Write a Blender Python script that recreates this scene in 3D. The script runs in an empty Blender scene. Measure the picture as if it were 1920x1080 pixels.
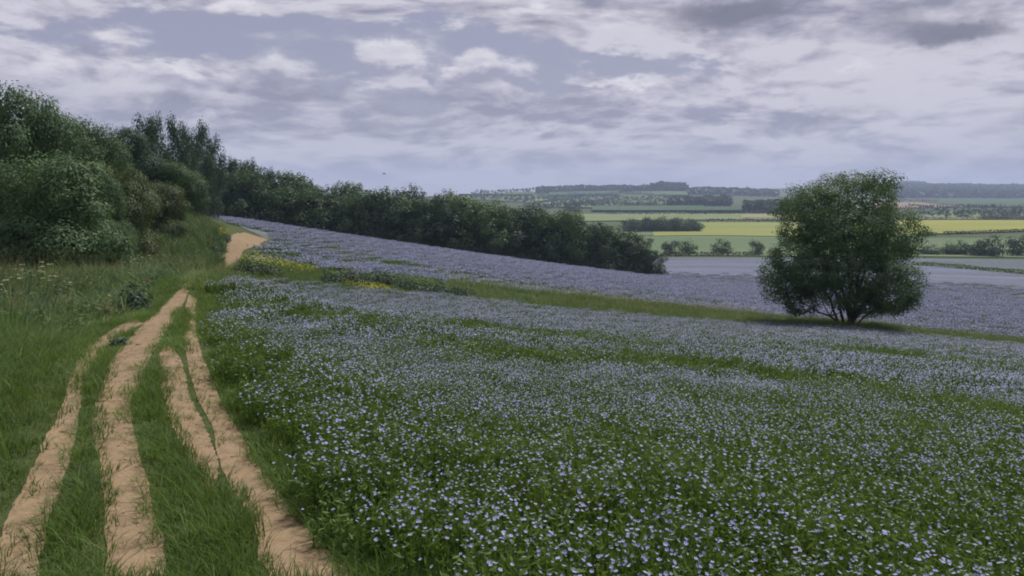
import bpy, math, random
import numpy as np
from mathutils import Vector

R_ = math.radians
rng = np.random.default_rng(7)
random.seed(7)
scene = bpy.context.scene
col = scene.collection

# ------------------------------------------------------------------ camera
CAM_H, PITCH, F = 1.9, R_(7.0), 1440.0          # F: focal length in photo pixels (1920 wide)
cd = bpy.data.cameras.new('camera'); cam = bpy.data.objects.new('camera', cd); col.objects.link(cam)
cd.sensor_width = 36.0; cd.lens = 36.0 * F / 1920.0
cd.clip_start = 0.05; cd.clip_end = 30000
cam.location = (0, 0, CAM_H); cam.rotation_euler = (R_(90) - PITCH, 0, 0)
scene.camera = cam

# ------------------------------------------------------------------ exposure / colour
vs = scene.view_settings
vs.view_transform = 'Standard'; vs.look = 'None'; vs.exposure = 0.88; vs.gamma = 1.0; vs.use_curve_mapping = False
scene.render.engine = 'CYCLES'
scene.cycles.max_bounces = 6; scene.cycles.diffuse_bounces = 3; scene.cycles.transmission_bounces = 3
scene.cycles.volume_bounces = 0; scene.cycles.transparent_max_bounces = 8
scene.cycles.use_denoising = True
scene.cycles.filter_width = 1.9

# ------------------------------------------------------------------ world
SUN_EL, SUN_AZ = R_(54), R_(38)                  # azimuth measured from +Y towards +X
def node_math(nt, op, a, b=None, c=None, clamp=False):
    n = nt.nodes.new('ShaderNodeMath'); n.operation = op; n.use_clamp = clamp
    for i, v in enumerate((a, b, c)):
        if v is None: continue
        if hasattr(v, 'node'): nt.links.new(v, n.inputs[i])
        else: n.inputs[i].default_value = v
    return n.outputs[0]
def node_xyz(nt, x, y, z):
    n = nt.nodes.new('ShaderNodeCombineXYZ')
    for i, v in enumerate((x, y, z)):
        if hasattr(v, 'node'): nt.links.new(v, n.inputs[i])
        else: n.inputs[i].default_value = v
    return n.outputs[0]
def node_noise(nt, vec, scale, detail=4, rough=0.5, distortion=0.0, color=False):
    n = nt.nodes.new('ShaderNodeTexNoise'); n.noise_dimensions = '3D'
    nt.links.new(vec, n.inputs['Vector'])
    n.inputs['Scale'].default_value = scale; n.inputs['Detail'].default_value = detail
    n.inputs['Roughness'].default_value = rough; n.inputs['Distortion'].default_value = distortion
    return n.outputs['Color' if color else 'Fac']
def node_mix(nt, f, a, b):
    n = nt.nodes.new('ShaderNodeMix'); n.data_type = 'RGBA'; n.clamp_factor = True
    for s, v in ((n.inputs[0], f), (n.inputs[6], a), (n.inputs[7], b)):
        if hasattr(v, 'node'): nt.links.new(v, s)
        elif isinstance(v, (int, float)): s.default_value = v
        else: s.default_value = (*v, 1.0)
    return n.outputs[2]
def node_vmath(nt, op, a, b=None, scale=None):
    n = nt.nodes.new('ShaderNodeVectorMath'); n.operation = op
    for i, v in enumerate((a, b)):
        if v is None: continue
        if hasattr(v, 'node'): nt.links.new(v, n.inputs[i])
        else: n.inputs[i].default_value = v
    if scale is not None:
        if hasattr(scale, 'node'): nt.links.new(scale, n.inputs['Scale'])
        else: n.inputs['Scale'].default_value = scale
    return n.outputs[0]
def node_step(nt, v, lo, hi):
    n = nt.nodes.new('ShaderNodeMapRange'); n.interpolation_type = 'SMOOTHSTEP'
    nt.links.new(v, n.inputs[0]); n.inputs[1].default_value = lo; n.inputs[2].default_value = hi
    return n.outputs[0]

def px_dir(px, py):
    """unit-free direction (x/y, z/y) of a photo pixel in world axes"""
    u = (px - 960.0) / F; v = (540.0 - py) / F
    c, s = math.cos(PITCH), math.sin(PITCH)
    dy = c + v * s
    return u / dy, (-s + v * c) / dy

world = bpy.data.worlds.new('World'); scene.world = world; world.use_nodes = True
wt = world.node_tree; wt.nodes.clear()
w_out = wt.nodes.new('ShaderNodeOutputWorld'); w_bg = wt.nodes.new('ShaderNodeBackground')
wt.links.new(w_bg.outputs[0], w_out.inputs[0]); w_bg.inputs['Strength'].default_value = 0.059
sky = wt.nodes.new('ShaderNodeTexSky'); sky.sky_type = 'NISHITA'; sky.sun_disc = False
sky.sun_elevation = SUN_EL; sky.sun_rotation = SUN_AZ; sky.air_density = 1.0; sky.dust_density = 2.0
tc = wt.nodes.new('ShaderNodeTexCoord')
dvec = node_vmath(wt, 'NORMALIZE', tc.outputs['Generated'])
sp = wt.nodes.new('ShaderNodeSeparateXYZ'); wt.links.new(dvec, sp.inputs[0])
dx, dy, dz = sp.outputs
zc = node_math(wt, 'MAXIMUM', dz, 0.0)
def cloud_pos(shift):
    s = node_math(wt, 'DIVIDE', 1.0, node_math(wt, 'ADD', zc, 0.33 + shift))
    return node_xyz(wt, node_math(wt, 'MULTIPLY', dx, s), node_math(wt, 'MULTIPLY', dy, s), node_math(wt, 'MULTIPLY', zc, 5.0))
p0 = cloud_pos(0.0); p1 = cloud_pos(0.026)
wn = node_noise(wt, p0, 1.1, 3, 0.5, color=True)
warp = node_vmath(wt, 'SCALE', node_vmath(wt, 'SUBTRACT', wn, (0.5, 0.5, 0.5)), scale=0.40)
q0 = node_vmath(wt, 'ADD', p0, warp); q1 = node_vmath(wt, 'ADD', p1, warp)
OFF = (3.7, 1.3, 0.4)
q0 = node_vmath(wt, 'ADD', q0, OFF); q1 = node_vmath(wt, 'ADD', q1, OFF)
def billow(vec, detail):
    n = wt.nodes.new('ShaderNodeTexVoronoi'); n.feature = 'F1'; n.inputs['Scale'].default_value = 9.0
    n.inputs['Detail'].default_value = detail; n.inputs['Roughness'].default_value = 0.5; n.normalize = True
    wt.links.new(vec, n.inputs['Vector']); return n.outputs['Distance']
def density(vec, nd, bd):
    a = node_noise(wt, vec, 2.9, nd, 0.645); b = node_math(wt, 'SUBTRACT', 0.42, billow(vec, bd))
    return node_math(wt, 'ADD', a, node_math(wt, 'MULTIPLY', b, 0.34))
D0 = density(q0, 8, 2.0); D1 = density(q1, 5, 1.0)
# where single clouds stand: directions in the plane y = 1
yy = node_math(wt, 'MAXIMUM', dy, 0.15)
uu = node_math(wt, 'DIVIDE', dx, yy); vv = node_math(wt, 'DIVIDE', dz, yy)
fw = node_noise(wt, node_xyz(wt, uu, node_math(wt, 'MULTIPLY', vv, 1.5), 0.3), 16.0, 6, 0.62, color=True)
fs = wt.nodes.new('ShaderNodeSeparateXYZ'); wt.links.new(fw, fs.inputs[0])
uw = node_math(wt, 'ADD', uu, node_math(wt, 'MULTIPLY', node_math(wt, 'SUBTRACT', fs.outputs[0], 0.5), 0.085))
vw = node_math(wt, 'ADD', vv, node_math(wt, 'MULTIPLY', node_math(wt, 'SUBTRACT', fs.outputs[1], 0.5), 0.055))
def feature(px, py, sx, sy, power=1.0):
    u0, v0 = px_dir(px, py)
    a = node_math(wt, 'DIVIDE', node_math(wt, 'SUBTRACT', uw, u0), sx / F)
    b = node_math(wt, 'DIVIDE', node_math(wt, 'SUBTRACT', vw, v0), sy / F)
    r2 = node_math(wt, 'ADD', node_math(wt, 'MULTIPLY', a, a), node_math(wt, 'MULTIPLY', b, b))
    return node_math(wt, 'POWER', math.e, node_math(wt, 'MULTIPLY', r2, -1.0))
def feature_sum(lst):
    tot = None
    for px, py, sx, sy, w in lst:
        f = node_math(wt, 'MULTIPLY', feature(px, py, sx, sy), w)
        tot = f if tot is None else node_math(wt, 'ADD', tot, f)
    return tot
cover = feature_sum([(330, 58, 300, 36, -.27), (620, 100, 180, 58, -.25), (860, 72, 230, 34, -.24), (1290, 122, 190, 26, -.22), (1010, 165, 60, 26, -.12), (815, 110, 22, 40, -.3),
                     (560, 10, 300, 22, .06), (110, 130, 210, 60, .16), (330, 150, 150, 44, .18), (1090, 48, 150, 40, .22), (1600, 200, 420, 120, .26), (900, 270, 700, 60, .10),
                     (500, 125, 60, 40, .16), (60, 30, 90, 24, .12), (1640, 90, 220, 40, .12), (250, 260, 300, 70, .10)])
PUFFS = [(740, 100, 52, 26, 1.0), (705, 122, 46, 20, .9), (765, 118, 36, 24, .8), (900, 106, 40, 20, .9), (955, 124, 76, 24, .85), (870, 132, 34, 14, .6), (1190, 158, 56, 15, .9), (1120, 164, 40, 11, .6),
         (300, 118, 60, 24, .8), (350, 140, 66, 22, .7), (150, 128, 110, 28, .6), (235, 76, 70, 24, .55), (500, 118, 46, 28, .7), (545, 138, 46, 22, .6), (1000, 20, 70, 16, .6), (1150, 45, 80, 26, .5), (430, 8, 40, 18, .7), (1610, 126, 40, 10, .4)]
puff = feature_sum(PUFFS)
puff_up = feature_sum([(a_, b_ + .62 * d_, c_, d_, e_) for a_, b_, c_, d_, e_ in PUFFS])
murk = feature_sum([(1400, 18, 80, 26, .95), (1330, 40, 60, 18, .4), (1815, 55, 76, 22, 1.0), (1740, 72, 50, 14, .5), (1270, 30, 70, 25, .4), (1670, 40, 60, 24, .5), (690, 236, 120, 13, .5), (430, 238, 70, 15, .5), (575, 178, 90, 14, .4), (1890, 235, 90, 20, .4),
                    (1000, 210, 160, 12, .25), (1480, 232, 120, 10, .3), (1650, 205, 70, 12, .3), (330, 190, 120, 14, .35)])
cov = node_step(wt, node_math(wt, 'ADD', D0, cover), 0.425, 0.555)
lit = node_math(wt, 'ADD', 0.58, node_math(wt, 'MULTIPLY', node_math(wt, 'SUBTRACT', D0, D1), 3.6))
lit = node_math(wt, 'ADD', lit, node_math(wt, 'MULTIPLY', node_math(wt, 'SUBTRACT', 0.5, D1), 1.0), clamp=True)
glow = feature_sum([(1650, 170, 420, 120, .22), (1150, 60, 200, 60, .12), (300, 130, 260, 60, .10), (640, 235, 330, 40, -.22), (340, 185, 200, 26, -.18), (1000, 215, 220, 22, -.16), (1560, 225, 260, 22, -.18), (1500, 35, 420, 34, -.16)])
lit = node_math(wt, 'ADD', lit, glow, clamp=True)
cloud_c = node_mix(wt, lit, (0.250, 0.250, 0.335), (0.61, 0.59, 0.66))
veil = node_mix(wt, 0.85, node_vmath(wt, 'SCALE', sky.outputs[0], scale=0.1), (0.285, 0.28, 0.385))
sky_c = node_mix(wt, cov, veil, cloud_c)
pn = node_math(wt, 'ADD', puff, node_math(wt, 'MULTIPLY', node_math(wt, 'SUBTRACT', D0, 0.5), 2.2))
pf = node_math(wt, 'MULTIPLY', node_step(wt, pn, 0.22, 0.86), 0.80)
pl = node_math(wt, 'ADD', 0.50, node_math(wt, 'MULTIPLY', node_math(wt, 'SUBTRACT', puff, puff_up), 1.25), clamp=True)
pl = node_math(wt, 'ADD', pl, node_math(wt, 'MULTIPLY', node_math(wt, 'SUBTRACT', D0, D1), 3.0), clamp=True)
sky_c = node_mix(wt, pf, sky_c, node_mix(wt, pl, (0.32, 0.315, 0.41), (0.78, 0.76, 0.80)))
mf = node_math(wt, 'MULTIPLY', node_step(wt, node_math(wt, 'ADD', murk, node_math(wt, 'MULTIPLY', node_math(wt, 'SUBTRACT', D0, 0.5), 1.4)), 0.10, 1.05), 0.9)
sky_c = node_mix(wt, mf, sky_c, (0.15, 0.155, 0.20))
# haze towards the horizon, all the way round
hz = node_math(wt, 'POWER', math.e, node_math(wt, 'MULTIPLY', zc, -16.0))
sky_c = node_mix(wt, node_math(wt, 'MULTIPLY', hz, 0.75), sky_c, (0.55, 0.555, 0.645))
wt.links.new(node_vmath(wt, 'SCALE', sky_c, scale=10.0), w_bg.inputs['Color'])

# ------------------------------------------------------------------ sun (broad, through cloud)
sd = bpy.data.lights.new('sun', 'SUN'); sd.energy = 3.0; sd.angle = R_(10); sd.color = (1.0, 0.95, 0.88)
sun = bpy.data.objects.new('sun', sd); col.objects.link(sun)
sdir = Vector((math.sin(SUN_AZ) * math.cos(SUN_EL), math.cos(SUN_AZ) * math.cos(SUN_EL), math.sin(SUN_EL)))
sun.rotation_euler = sdir.to_track_quat('Z', 'Y').to_euler()
sun.location = (0, 0, 60)

# ------------------------------------------------------------------ terrain height field
def ray_at(px, py, Y):
    a, b = px_dir(px, py)
    return a * Y, Y, CAM_H + b * Y
ctrl = []
def C(px, py, Y, veg=0.0, dz_=0.0):
    x, y, z = ray_at(px, py, Y); ctrl.append((x, y, z - veg + dz_))
def G(x, y, z): ctrl.append((x, y, z))
# near: the track lies level under the photographer
for x, y, z in [(0, 2.0, 0), (-1.5, 2.5, .02), (1.5, 2.5, -.05), (-1.6, 4.2, 0), (-3, 4.5, .12), (-2.4, 6, 0), (-3.2, 9, -.02), (-.9, 4, -.02), (1, 4.2, -.18), (3.0, 4, -.5), (-6, 8, .3), (-12, 12, .55),
                (-10, 5, .5), (-7, 3, .35), (8, 4, -1.3), (14, 4, -2.2), (-20, 6, 1.0)]:
    G(x, y, z)
for a in [(300, 590, 13.5), (345, 540, 20.5), (365, 522, 31), (370, 560, 19),
          (430, 498, 43), (445, 470, 49), (460, 443, 58)]: C(*a)
for a in [(0, 512, 27, .4), (180, 505, 28, .4), (120, 600, 11.6, .35), (60, 560, 16.5, .35), (240, 560, 17.5, .3), (250, 470, 42, .4), (250, 412, 54, .3), (340, 399, 62, .4), (400, 424, 61, .4), (415, 448, 55, .3), (410, 480, 46, .4), (330, 500, 38, .4),
          (-200, 505, 27, .4), (-500, 505, 30, .4)]: C(*a)
# near flax field: the photo shows the top of a crop about half a metre high
for a in [(500, 640, 10), (400, 562, 16.5), (960, 900, 4.6), (1920, 900, 6.0), (1920, 760, 11), (960, 760, 9), (960, 640, 19), (1500, 640, 28), (1500, 760, 10.2), (1920, 655, 41), (700, 600, 18), (960, 595, 30), (1350, 620, 38), (550, 560, 28), (2500, 700, 28), (2600, 850, 12)]:
    C(*a, .36)
# margin between the fields, lone tree
for a in [(600, 533, 41.5, .3), (760, 552, 42, .3), (1000, 580, 43.5, .3), (1300, 603, 47, .3), (1590, 619, 50, 0), (1900, 648, 52, .2), (2500, 690, 58, .2)]: C(*a)
# far flax field up to the wood
for a in [(500, 470, 62), (700, 500, 62), (1000, 530, 65), (1300, 570, 68), (1850, 590, 75), (365, 400, 130), (500, 415, 131), (650, 438, 134), (800, 460, 138), (950, 481, 142), (1100, 500, 146), (1235, 514, 150),
          (700, 470, 90), (1000, 500, 100), (1400, 540, 110), (1850, 540, 130), (1300, 500, 195), (1880, 512, 200), (1250, 480, 300), (1410, 480, 300), (1900, 478, 300), (2500, 520, 200), (100, 390, 120)]:
    C(*a, .4)
# behind the wood the slope goes on falling to the valley
for px, Y, z in [(360, 220, -4), (800, 220, -14), (1100, 230, -19.5), (360, 400, -14), (800, 400, -23), (-300, 150, 3), (-300, 400, -4)]:
    a, _ = px_dir(px, 540); G(a * Y, Y, z)
for a in [(1300, 446, 440), (1750, 446, 440), (1300, 415, 720), (1800, 414, 720), (1250, 401, 1000), (1850, 401, 1000), (1200, 388, 1400), (1900, 386, 1450), (2400, 446, 440), (2400, 400, 1000),
          (1000, 372, 1900), (1250, 370, 1950), (850, 366, 1900), (1000, 361, 2500), (1180, 356, 2600), (1260, 355, 2600), (870, 368, 2500), (780, 373, 2400), (500, 380, 2400), (1400, 362, 2700), (1480, 366, 2700), (1600, 370, 2500),
          (1750, 366, 2700), (1900, 368, 2700), (1450, 355, 4400), (1700, 343, 4600), (1800, 348, 4600), (1920, 345, 4600), (2300, 346, 4600), (1250, 360, 4200), (900, 375, 4200), (300, 375, 4300),
          (1750, 360, 8500), (960, 372, 8500), (2400, 360, 8500), (200, 372, 8500), (-300, 372, 2500), (-300, 374, 8500)]: C(*a)
ctrl = np.array(ctrl)
def warp_az(x, y):
    az = np.arctan2(x, y); s = np.sign(az); a = np.abs(az)
    return s * np.where(a < 1.4, a, 1.4 * (math.pi - a) / (math.pi - 1.4))
def tps_coords(x, y):
    r = np.hypot(x, y)
    return np.stack([warp_az(x, y) * 2.6 * np.clip(r / 6.0, 0, 1), np.log(np.sqrt(r * r + 6.0))], -1)
def tps_kernel(d2):
    return -np.sqrt(d2 + 0.2 ** 2)
# fit the slope seen from the camera foot (z / r) so that far and near carry like weight
_P = tps_coords(ctrl[:, 0], ctrl[:, 1])
def ref_r(x, y): return np.sqrt(x * x + y * y + 9.0)
_V = ctrl[:, 2] / ref_r(ctrl[:, 0], ctrl[:, 1])
_n = len(ctrl)
_K = tps_kernel(((_P[:, None] - _P[None]) ** 2).sum(-1)) + np.eye(_n) * 4e-3
_Q = np.concatenate([np.ones((_n, 1)), _P], 1)
_A = np.block([[_K, _Q], [_Q.T, np.zeros((3, 3))]])
_W = np.linalg.solve(_A, np.concatenate([_V, np.zeros(3)]))
def H(x, y):
    x = np.asarray(x, float); y = np.asarray(y, float); shp = x.shape
    p = tps_coords(x.ravel(), y.ravel()); out = np.empty(len(p))
    for i in range(0, len(p), 20000):
        q = p[i:i + 20000]
        d2 = ((q[:, None] - _P[None]) ** 2).sum(-1)
        out[i:i + 20000] = tps_kernel(d2) @ _W[:_n] + _W[_n] + q @ _W[_n + 1:]
    return out.reshape(shp) * ref_r(x, y)
def ground(px, py, off=0.0):
    """points where photo pixels meet the terrain (raised by off)"""
    px = np.atleast_1d(np.asarray(px, float)); py = np.atleast_1d(np.asarray(py, float))
    u = (px - 960) / F; v = (540 - py) / F; c, s = math.cos(PITCH), math.sin(PITCH)
    a = u / (c + v * s); b = (-s + v * c) / (c + v * s)
    T = np.geomspace(1.5, 9000, 700)
    X = a[:, None] * T; Y = np.broadcast_to(T, X.shape); Z = CAM_H + b[:, None] * T
    d = Z - (H(X, Y) + off)
    hit = d < 0
    k = np.where(hit.any(1), hit.argmax(1), len(T) - 1); k = np.maximum(k, 1)
    i = np.arange(len(px)); d0, d1 = d[i, k - 1], d[i, k]
    f = np.clip(d0 / np.where(abs(d0 - d1) < 1e-9, 1, d0 - d1), 0, 1)
    t = T[k - 1] + (T[k] - T[k - 1]) * f
    return np.stack([a * t, t], 1)
def g1(px, py, off=0.0): return ground([px], [py], off)[0]

# ------------------------------------------------------------------ mesh helpers
def new_mesh(name, verts, faces, mats, midx=None, smooth=False, attrs=None):
    """faces: list of arrays (n, k); every array one polygon size"""
    me = bpy.data.meshes.new(name)
    verts = np.asarray(verts, np.float32)
    faces = [np.asarray(f, np.int32) for f in faces if len(f)]
    nl = sum(f.size for f in faces); nf = sum(len(f) for f in faces)
    me.vertices.add(len(verts)); me.vertices.foreach_set('co', verts.ravel())
    me.loops.add(nl); me.loops.foreach_set('vertex_index', np.concatenate([f.ravel() for f in faces]))
    me.polygons.add(nf)
    tot = np.concatenate([np.full(len(f), f.shape[1], np.int32) for f in faces])
    me.polygons.foreach_set('loop_start', np.concatenate([[0], np.cumsum(tot)[:-1]]).astype(np.int32))
    me.polygons.foreach_set('loop_total', tot)
    if midx is not None: me.polygons.foreach_set('material_index', np.asarray(midx, np.int32))
    if smooth: me.polygons.foreach_set('use_smooth', np.ones(nf, bool))
    for m in (mats if isinstance(mats, (list, tuple)) else [mats]): me.materials.append(m)
    for k, v in (attrs or {}).items():
        at = me.attributes.new(k, 'FLOAT', 'POINT'); at.data.foreach_set('value', np.asarray(v, np.float32))
    me.update(calc_edges=True); me.validate()
    return me
def link(name, me, parent=None, loc=None):
    o = bpy.data.objects.new(name, me); col.objects.link(o)
    if parent is not None: o.parent = parent
    if loc is not None: o.location = loc
    return o
def tag(o, label=None, cat=None, group=None, kind=None):
    if label: o['label'] = label
    if cat: o['category'] = cat
    if group: o['group'] = group
    if kind: o['kind'] = kind
    return o
def empty(name, loc, label, cat, group=None, rz=0.0, scale=(1, 1, 1)):
    o = link(name, None, None, loc); o.rotation_euler = (0, 0, rz); o.scale = scale
    o.empty_display_size = 0.3
    return tag(o, label, cat, group)
def copy_thing(o, loc, rz, scale, label, cat=None, group=None):
    c = o.copy(); col.objects.link(c)
    c.location = loc; c.rotation_euler = (0, 0, rz); c.scale = scale
    c['label'] = label
    if group: c['group'] = group
    if cat: c['category'] = cat
    for ch in list(o.children):
        d = ch.copy(); col.objects.link(d); d.parent = c
    return c

# ------------------------------------------------------------------ materials
def mat(name):
    m = bpy.data.materials.new(name); m.use_nodes = True; nt = m.node_tree; nt.nodes.clear()
    out = nt.nodes.new('ShaderNodeOutputMaterial')
    return m, nt, out
def attr(nt, name):
    n = nt.nodes.new('ShaderNodeAttribute'); n.attribute_name = name
    return n.outputs['Fac']
def bsdf(nt, out, color, rough=0.8, spec=0.2, normal=None):
    b = nt.nodes.new('ShaderNodeBsdfPrincipled')
    if hasattr(color, 'node'): nt.links.new(color, b.inputs['Base Color'])
    else: b.inputs['Base Color'].default_value = (*color, 1)
    b.inputs['Roughness'].default_value = rough; b.inputs['Specular IOR Level'].default_value = spec
    if normal is not None: nt.links.new(normal, b.inputs['Normal'])
    nt.links.new(b.outputs[0], out.inputs[0])
    return b
def leaf_mat(name, c0, c1, trans=0.3, rnd=0.35, rough=0.6, spec=0.15, warm=None):
    """leaf colour runs c0..c1 with the leaf's own 'var' and with the plant"""
    m, nt, out = mat(name)
    oi = nt.nodes.new('ShaderNodeObjectInfo')
    f = node_math(nt, 'ADD', node_math(nt, 'MULTIPLY', attr(nt, 'var'), 1 - rnd), node_math(nt, 'MULTIPLY', oi.outputs['Random'], rnd))
    c = node_mix(nt, f, c0, c1)
    if warm:
        c = node_mix(nt, node_step(nt, attr(nt, 'var'), .90, .97), c, warm)
    b = nt.nodes.new('ShaderNodeBsdfPrincipled'); nt.links.new(c, b.inputs['Base Color'])
    b.inputs['Roughness'].default_value = rough; b.inputs['Specular IOR Level'].default_value = spec
    t = nt.nodes.new('ShaderNodeBsdfTranslucent')
    nt.links.new(node_mix(nt, 0.5, c, (c1[0] * 1.3, c1[1] * 1.3, c1[2] * .6)), t.inputs['Color'])
    mx = nt.nodes.new('ShaderNodeMixShader'); mx.inputs[0].default_value = trans
    nt.links.new(b.outputs[0], mx.inputs[1]); nt.links.new(t.outputs[0], mx.inputs[2]); nt.links.new(mx.outputs[0], out.inputs[0])
    return m
def geo_pos(nt):
    return nt.nodes.new('ShaderNodeNewGeometry').outputs['Position']
def bump(nt, h, strength, dist):
    b = nt.nodes.new('ShaderNodeBump'); b.inputs['Strength'].default_value = strength; b.inputs['Distance'].default_value = dist
    nt.links.new(h, b.inputs['Height']); return b.outputs[0]

M = {}
M['grass'] = leaf_mat('grass', (.046, .098, .018), (.115, .178, .040), .35, .55)
M['bank_grass'] = leaf_mat('bank_grass', (.040, .092, .032), (.100, .160, .058), .35, .6)
M['dry_grass'] = leaf_mat('dry_grass', (.16, .15, .07), (.30, .28, .15), .3, .5)
M['margin_grass'] = leaf_mat('margin_grass', (.054, .110, .028), (.130, .185, .060), .35, .6)
M['flax_green'] = leaf_mat('flax_green', (.042, .095, .018), (.108, .160, .034), .35, .5)
M['meadow_grass'] = leaf_mat('meadow_grass', (.09, .13, .05), (.19, .215, .095), .35, .55)
M['flax_lush'] = leaf_mat('flax_lush', (.056, .110, .026), (.112, .172, .046), .35, .5)
M['flax_petal'] = leaf_mat('flax_petal', (.30, .315, .60), (.47, .48, .77), .35, .35, .7)
M['flax_far_petal'] = leaf_mat('flax_far_petal', (.20, .22, .40), (.34, .355, .56), .3, .3, .7)
M['yellow_petal'] = leaf_mat('yellow_petal', (.30, .30, .03), (.46, .44, .06), .3, .3, .7)
M['white_petal'] = leaf_mat('white_petal', (.36, .37, .31), (.52, .52, .45), .3, .3, .7)
M['hawthorn_leaf'] = leaf_mat('hawthorn_leaf', (.044, .092, .044), (.098, .155, .068), .25, .3)
M['olive_leaf'] = leaf_mat('olive_leaf', (.048, .078, .036), (.104, .130, .058), .25, .3)
M['dark_leaf'] = leaf_mat('dark_leaf', (.030, .060, .040), (.066, .102, .058), .2, .3)
M['wood_leaf'] = leaf_mat('wood_leaf', (.034, .072, .036), (.096, .155, .064), .18, .72)
M['lone_leaf'] = leaf_mat('lone_leaf', (.042, .090, .042), (.100, .158, .066), .28, .1)
M['far_leaf'] = leaf_mat('far_leaf', (.028, .055, .032), (.060, .092, .045), .2, .6)
def bark(name, c0, c1):
    m, nt, out = mat(name)
    n = node_noise(nt, geo_pos(nt), 9.0, 5, .6)
    bsdf(nt, out, node_mix(nt, n, c0, c1), .9, .1, bump(nt, n, .6, .03)); return m
M['bark'] = bark('bark', (.035, .028, .022), (.11, .09, .07))

def soil_mat():
    m, nt, out = mat('sandy_soil'); p = geo_pos(nt)
    big = node_noise(nt, p, .9, 4, .6); mid = node_noise(nt, p, 7.0, 5, .65); fine = node_noise(nt, p, 60.0, 4, .7)
    c = node_mix(nt, big, (.170, .122, .074), (.262, .191, .120))
    c = node_mix(nt, node_step(nt, mid, .45, .68), c, (.125, .092, .054))
    c = node_mix(nt, node_math(nt, 'MULTIPLY', node_step(nt, fine, .5, .72), .55), c, (.33, .235, .155))
    c = node_mix(nt, node_math(nt, 'MULTIPLY', node_step(nt, fine, .5, .28), .45), c, (.12, .075, .045))
    h = node_math(nt, 'ADD', node_math(nt, 'MULTIPLY', mid, .7), node_math(nt, 'MULTIPLY', fine, .25))
    bsdf(nt, out, c, .95, .1, bump(nt, h, .5, .008)); return m
M['soil'] = soil_mat()
def ground_mat():
    """earth with moss and litter under the plants"""
    m, nt, out = mat('mossy_earth'); p = geo_pos(nt)
    a = node_noise(nt, p, 1.7, 5, .6); b = node_noise(nt, p, 16.0, 4, .6); far = node_noise(nt, p, .012, 5, .6)
    c = node_mix(nt, a, (.030, .048, .016), (.065, .082, .030))
    c = node_mix(nt, node_step(nt, b, .5, .75), c, (.085, .075, .04))
    c = node_mix(nt, node_step(nt, far, .45, .6), c, (.055, .085, .03))
    bsdf(nt, out, c, .95, .1, bump(nt, b, .8, .05)); return m
M['earth'] = ground_mat()
def crop_mat(name, c0, c1, c2, sx, sy, rot=0.0, fine=2.0, amount=.5, bump_d=.25):
    """a field crop seen from far: colour varies in stretched drifts"""
    m, nt, out = mat(name)
    mp = nt.nodes.new('ShaderNodeMapping'); mp.inputs['Rotation'].default_value = (0, 0, rot); mp.inputs['Scale'].default_value = (sx, sy, .02)
    nt.links.new(geo_pos(nt), mp.inputs[0])
    d = node_noise(nt, mp.outputs[0], 1.0, 5, .6)
    f = node_noise(nt, geo_pos(nt), fine, 4, .7)
    c = node_mix(nt, node_step(nt, d, .38, .66), c0, c1)
    c = node_mix(nt, node_math(nt, 'MULTIPLY', node_step(nt, f, .42, .68), amount), c, c2)
    bsdf(nt, out, c, .95, .05, bump(nt, f, .7, bump_d)); return m
M['flax_ground'] = crop_mat('flax_ground', (.085, .11, .065), (.12, .13, .15), (.15, .155, .21), .03, .2, R_(-20), 3.0, .6)
M['flax_far_ground'] = crop_mat('flax_far_ground', (.075, .092, .095), (.128, .135, .205), (.165, .170, .26), .010, .07, R_(-12), .9, .6)
M['wheat_green'] = crop_mat('wheat_green', (.085, .125, .065), (.105, .145, .075), (.12, .155, .085), .006, .03, 0, .5, .5)
M['pale_green'] = crop_mat('pale_green', (.13, .17, .075), (.16, .19, .09), (.12, .16, .07), .005, .02, 0, .3, .5)
M['rapeseed'] = crop_mat('rapeseed', (.185, .20, .050), (.24, .24, .055), (.165, .19, .055), .005, .03, 0, .4, .4)
M['rapeseed_pale'] = crop_mat('rapeseed_pale', (.165, .195, .065), (.205, .22, .065), (.15, .18, .065), .005, .03, 0, .4, .4)
M['plough'] = crop_mat('plough', (.21, .15, .105), (.25, .18, .125), (.19, .14, .10), .004, .02, 0, .2, .4)
M['tan_crop'] = crop_mat('tan_crop', (.22, .20, .11), (.25, .22, .12), (.18, .18, .1), .004, .02, 0, .2, .4)
M['pasture'] = crop_mat('pasture', (.06, .095, .04), (.11, .15, .06), (.08, .12, .05), .004, .012, 0, .05, .5)
M['dark_pasture'] = crop_mat('dark_pasture', (.045, .085, .04), (.06, .105, .05), (.05, .09, .04), .004, .012, 0, .05, .5)

# ------------------------------------------------------------------ ground: one polar sheet out to the horizon
az_f = np.linspace(-0.72, 0.72, 420); az_b = np.linspace(0.72, 2 * math.pi - 0.72, 90)[1:-1]
AZ = np.concatenate([az_f, az_b]); RR = np.concatenate([np.geomspace(.5, 200, 210), np.geomspace(200, 6000, 150)[1:]])
A2, R2 = np.meshgrid(AZ, RR); gx = np.sin(A2) * R2; gy = np.cos(A2) * R2
gz = H(gx, gy)
nA, nR = len(AZ), len(RR)
V = np.stack([gx, gy, gz], -1).reshape(-1, 3)
V = np.concatenate([V, [[0, 0, float(H(np.array([0.]), np.array([0.]))[0])]]])
i, j = np.meshgrid(np.arange(nR - 1), np.arange(nA), indexing='ij'); jn = (j + 1) % nA
quads = np.stack([i * nA + j, i * nA + jn, (i + 1) * nA + jn, (i + 1) * nA + j], -1).reshape(-1, 4)[:, ::-1]
cap = np.stack([np.full(nA, nA * nR), (np.arange(nA) + 1) % nA, np.arange(nA)], -1)
tag(link('ground', new_mesh('ground', V, [quads, cap], M['earth'], smooth=True)), kind='structure')

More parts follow.
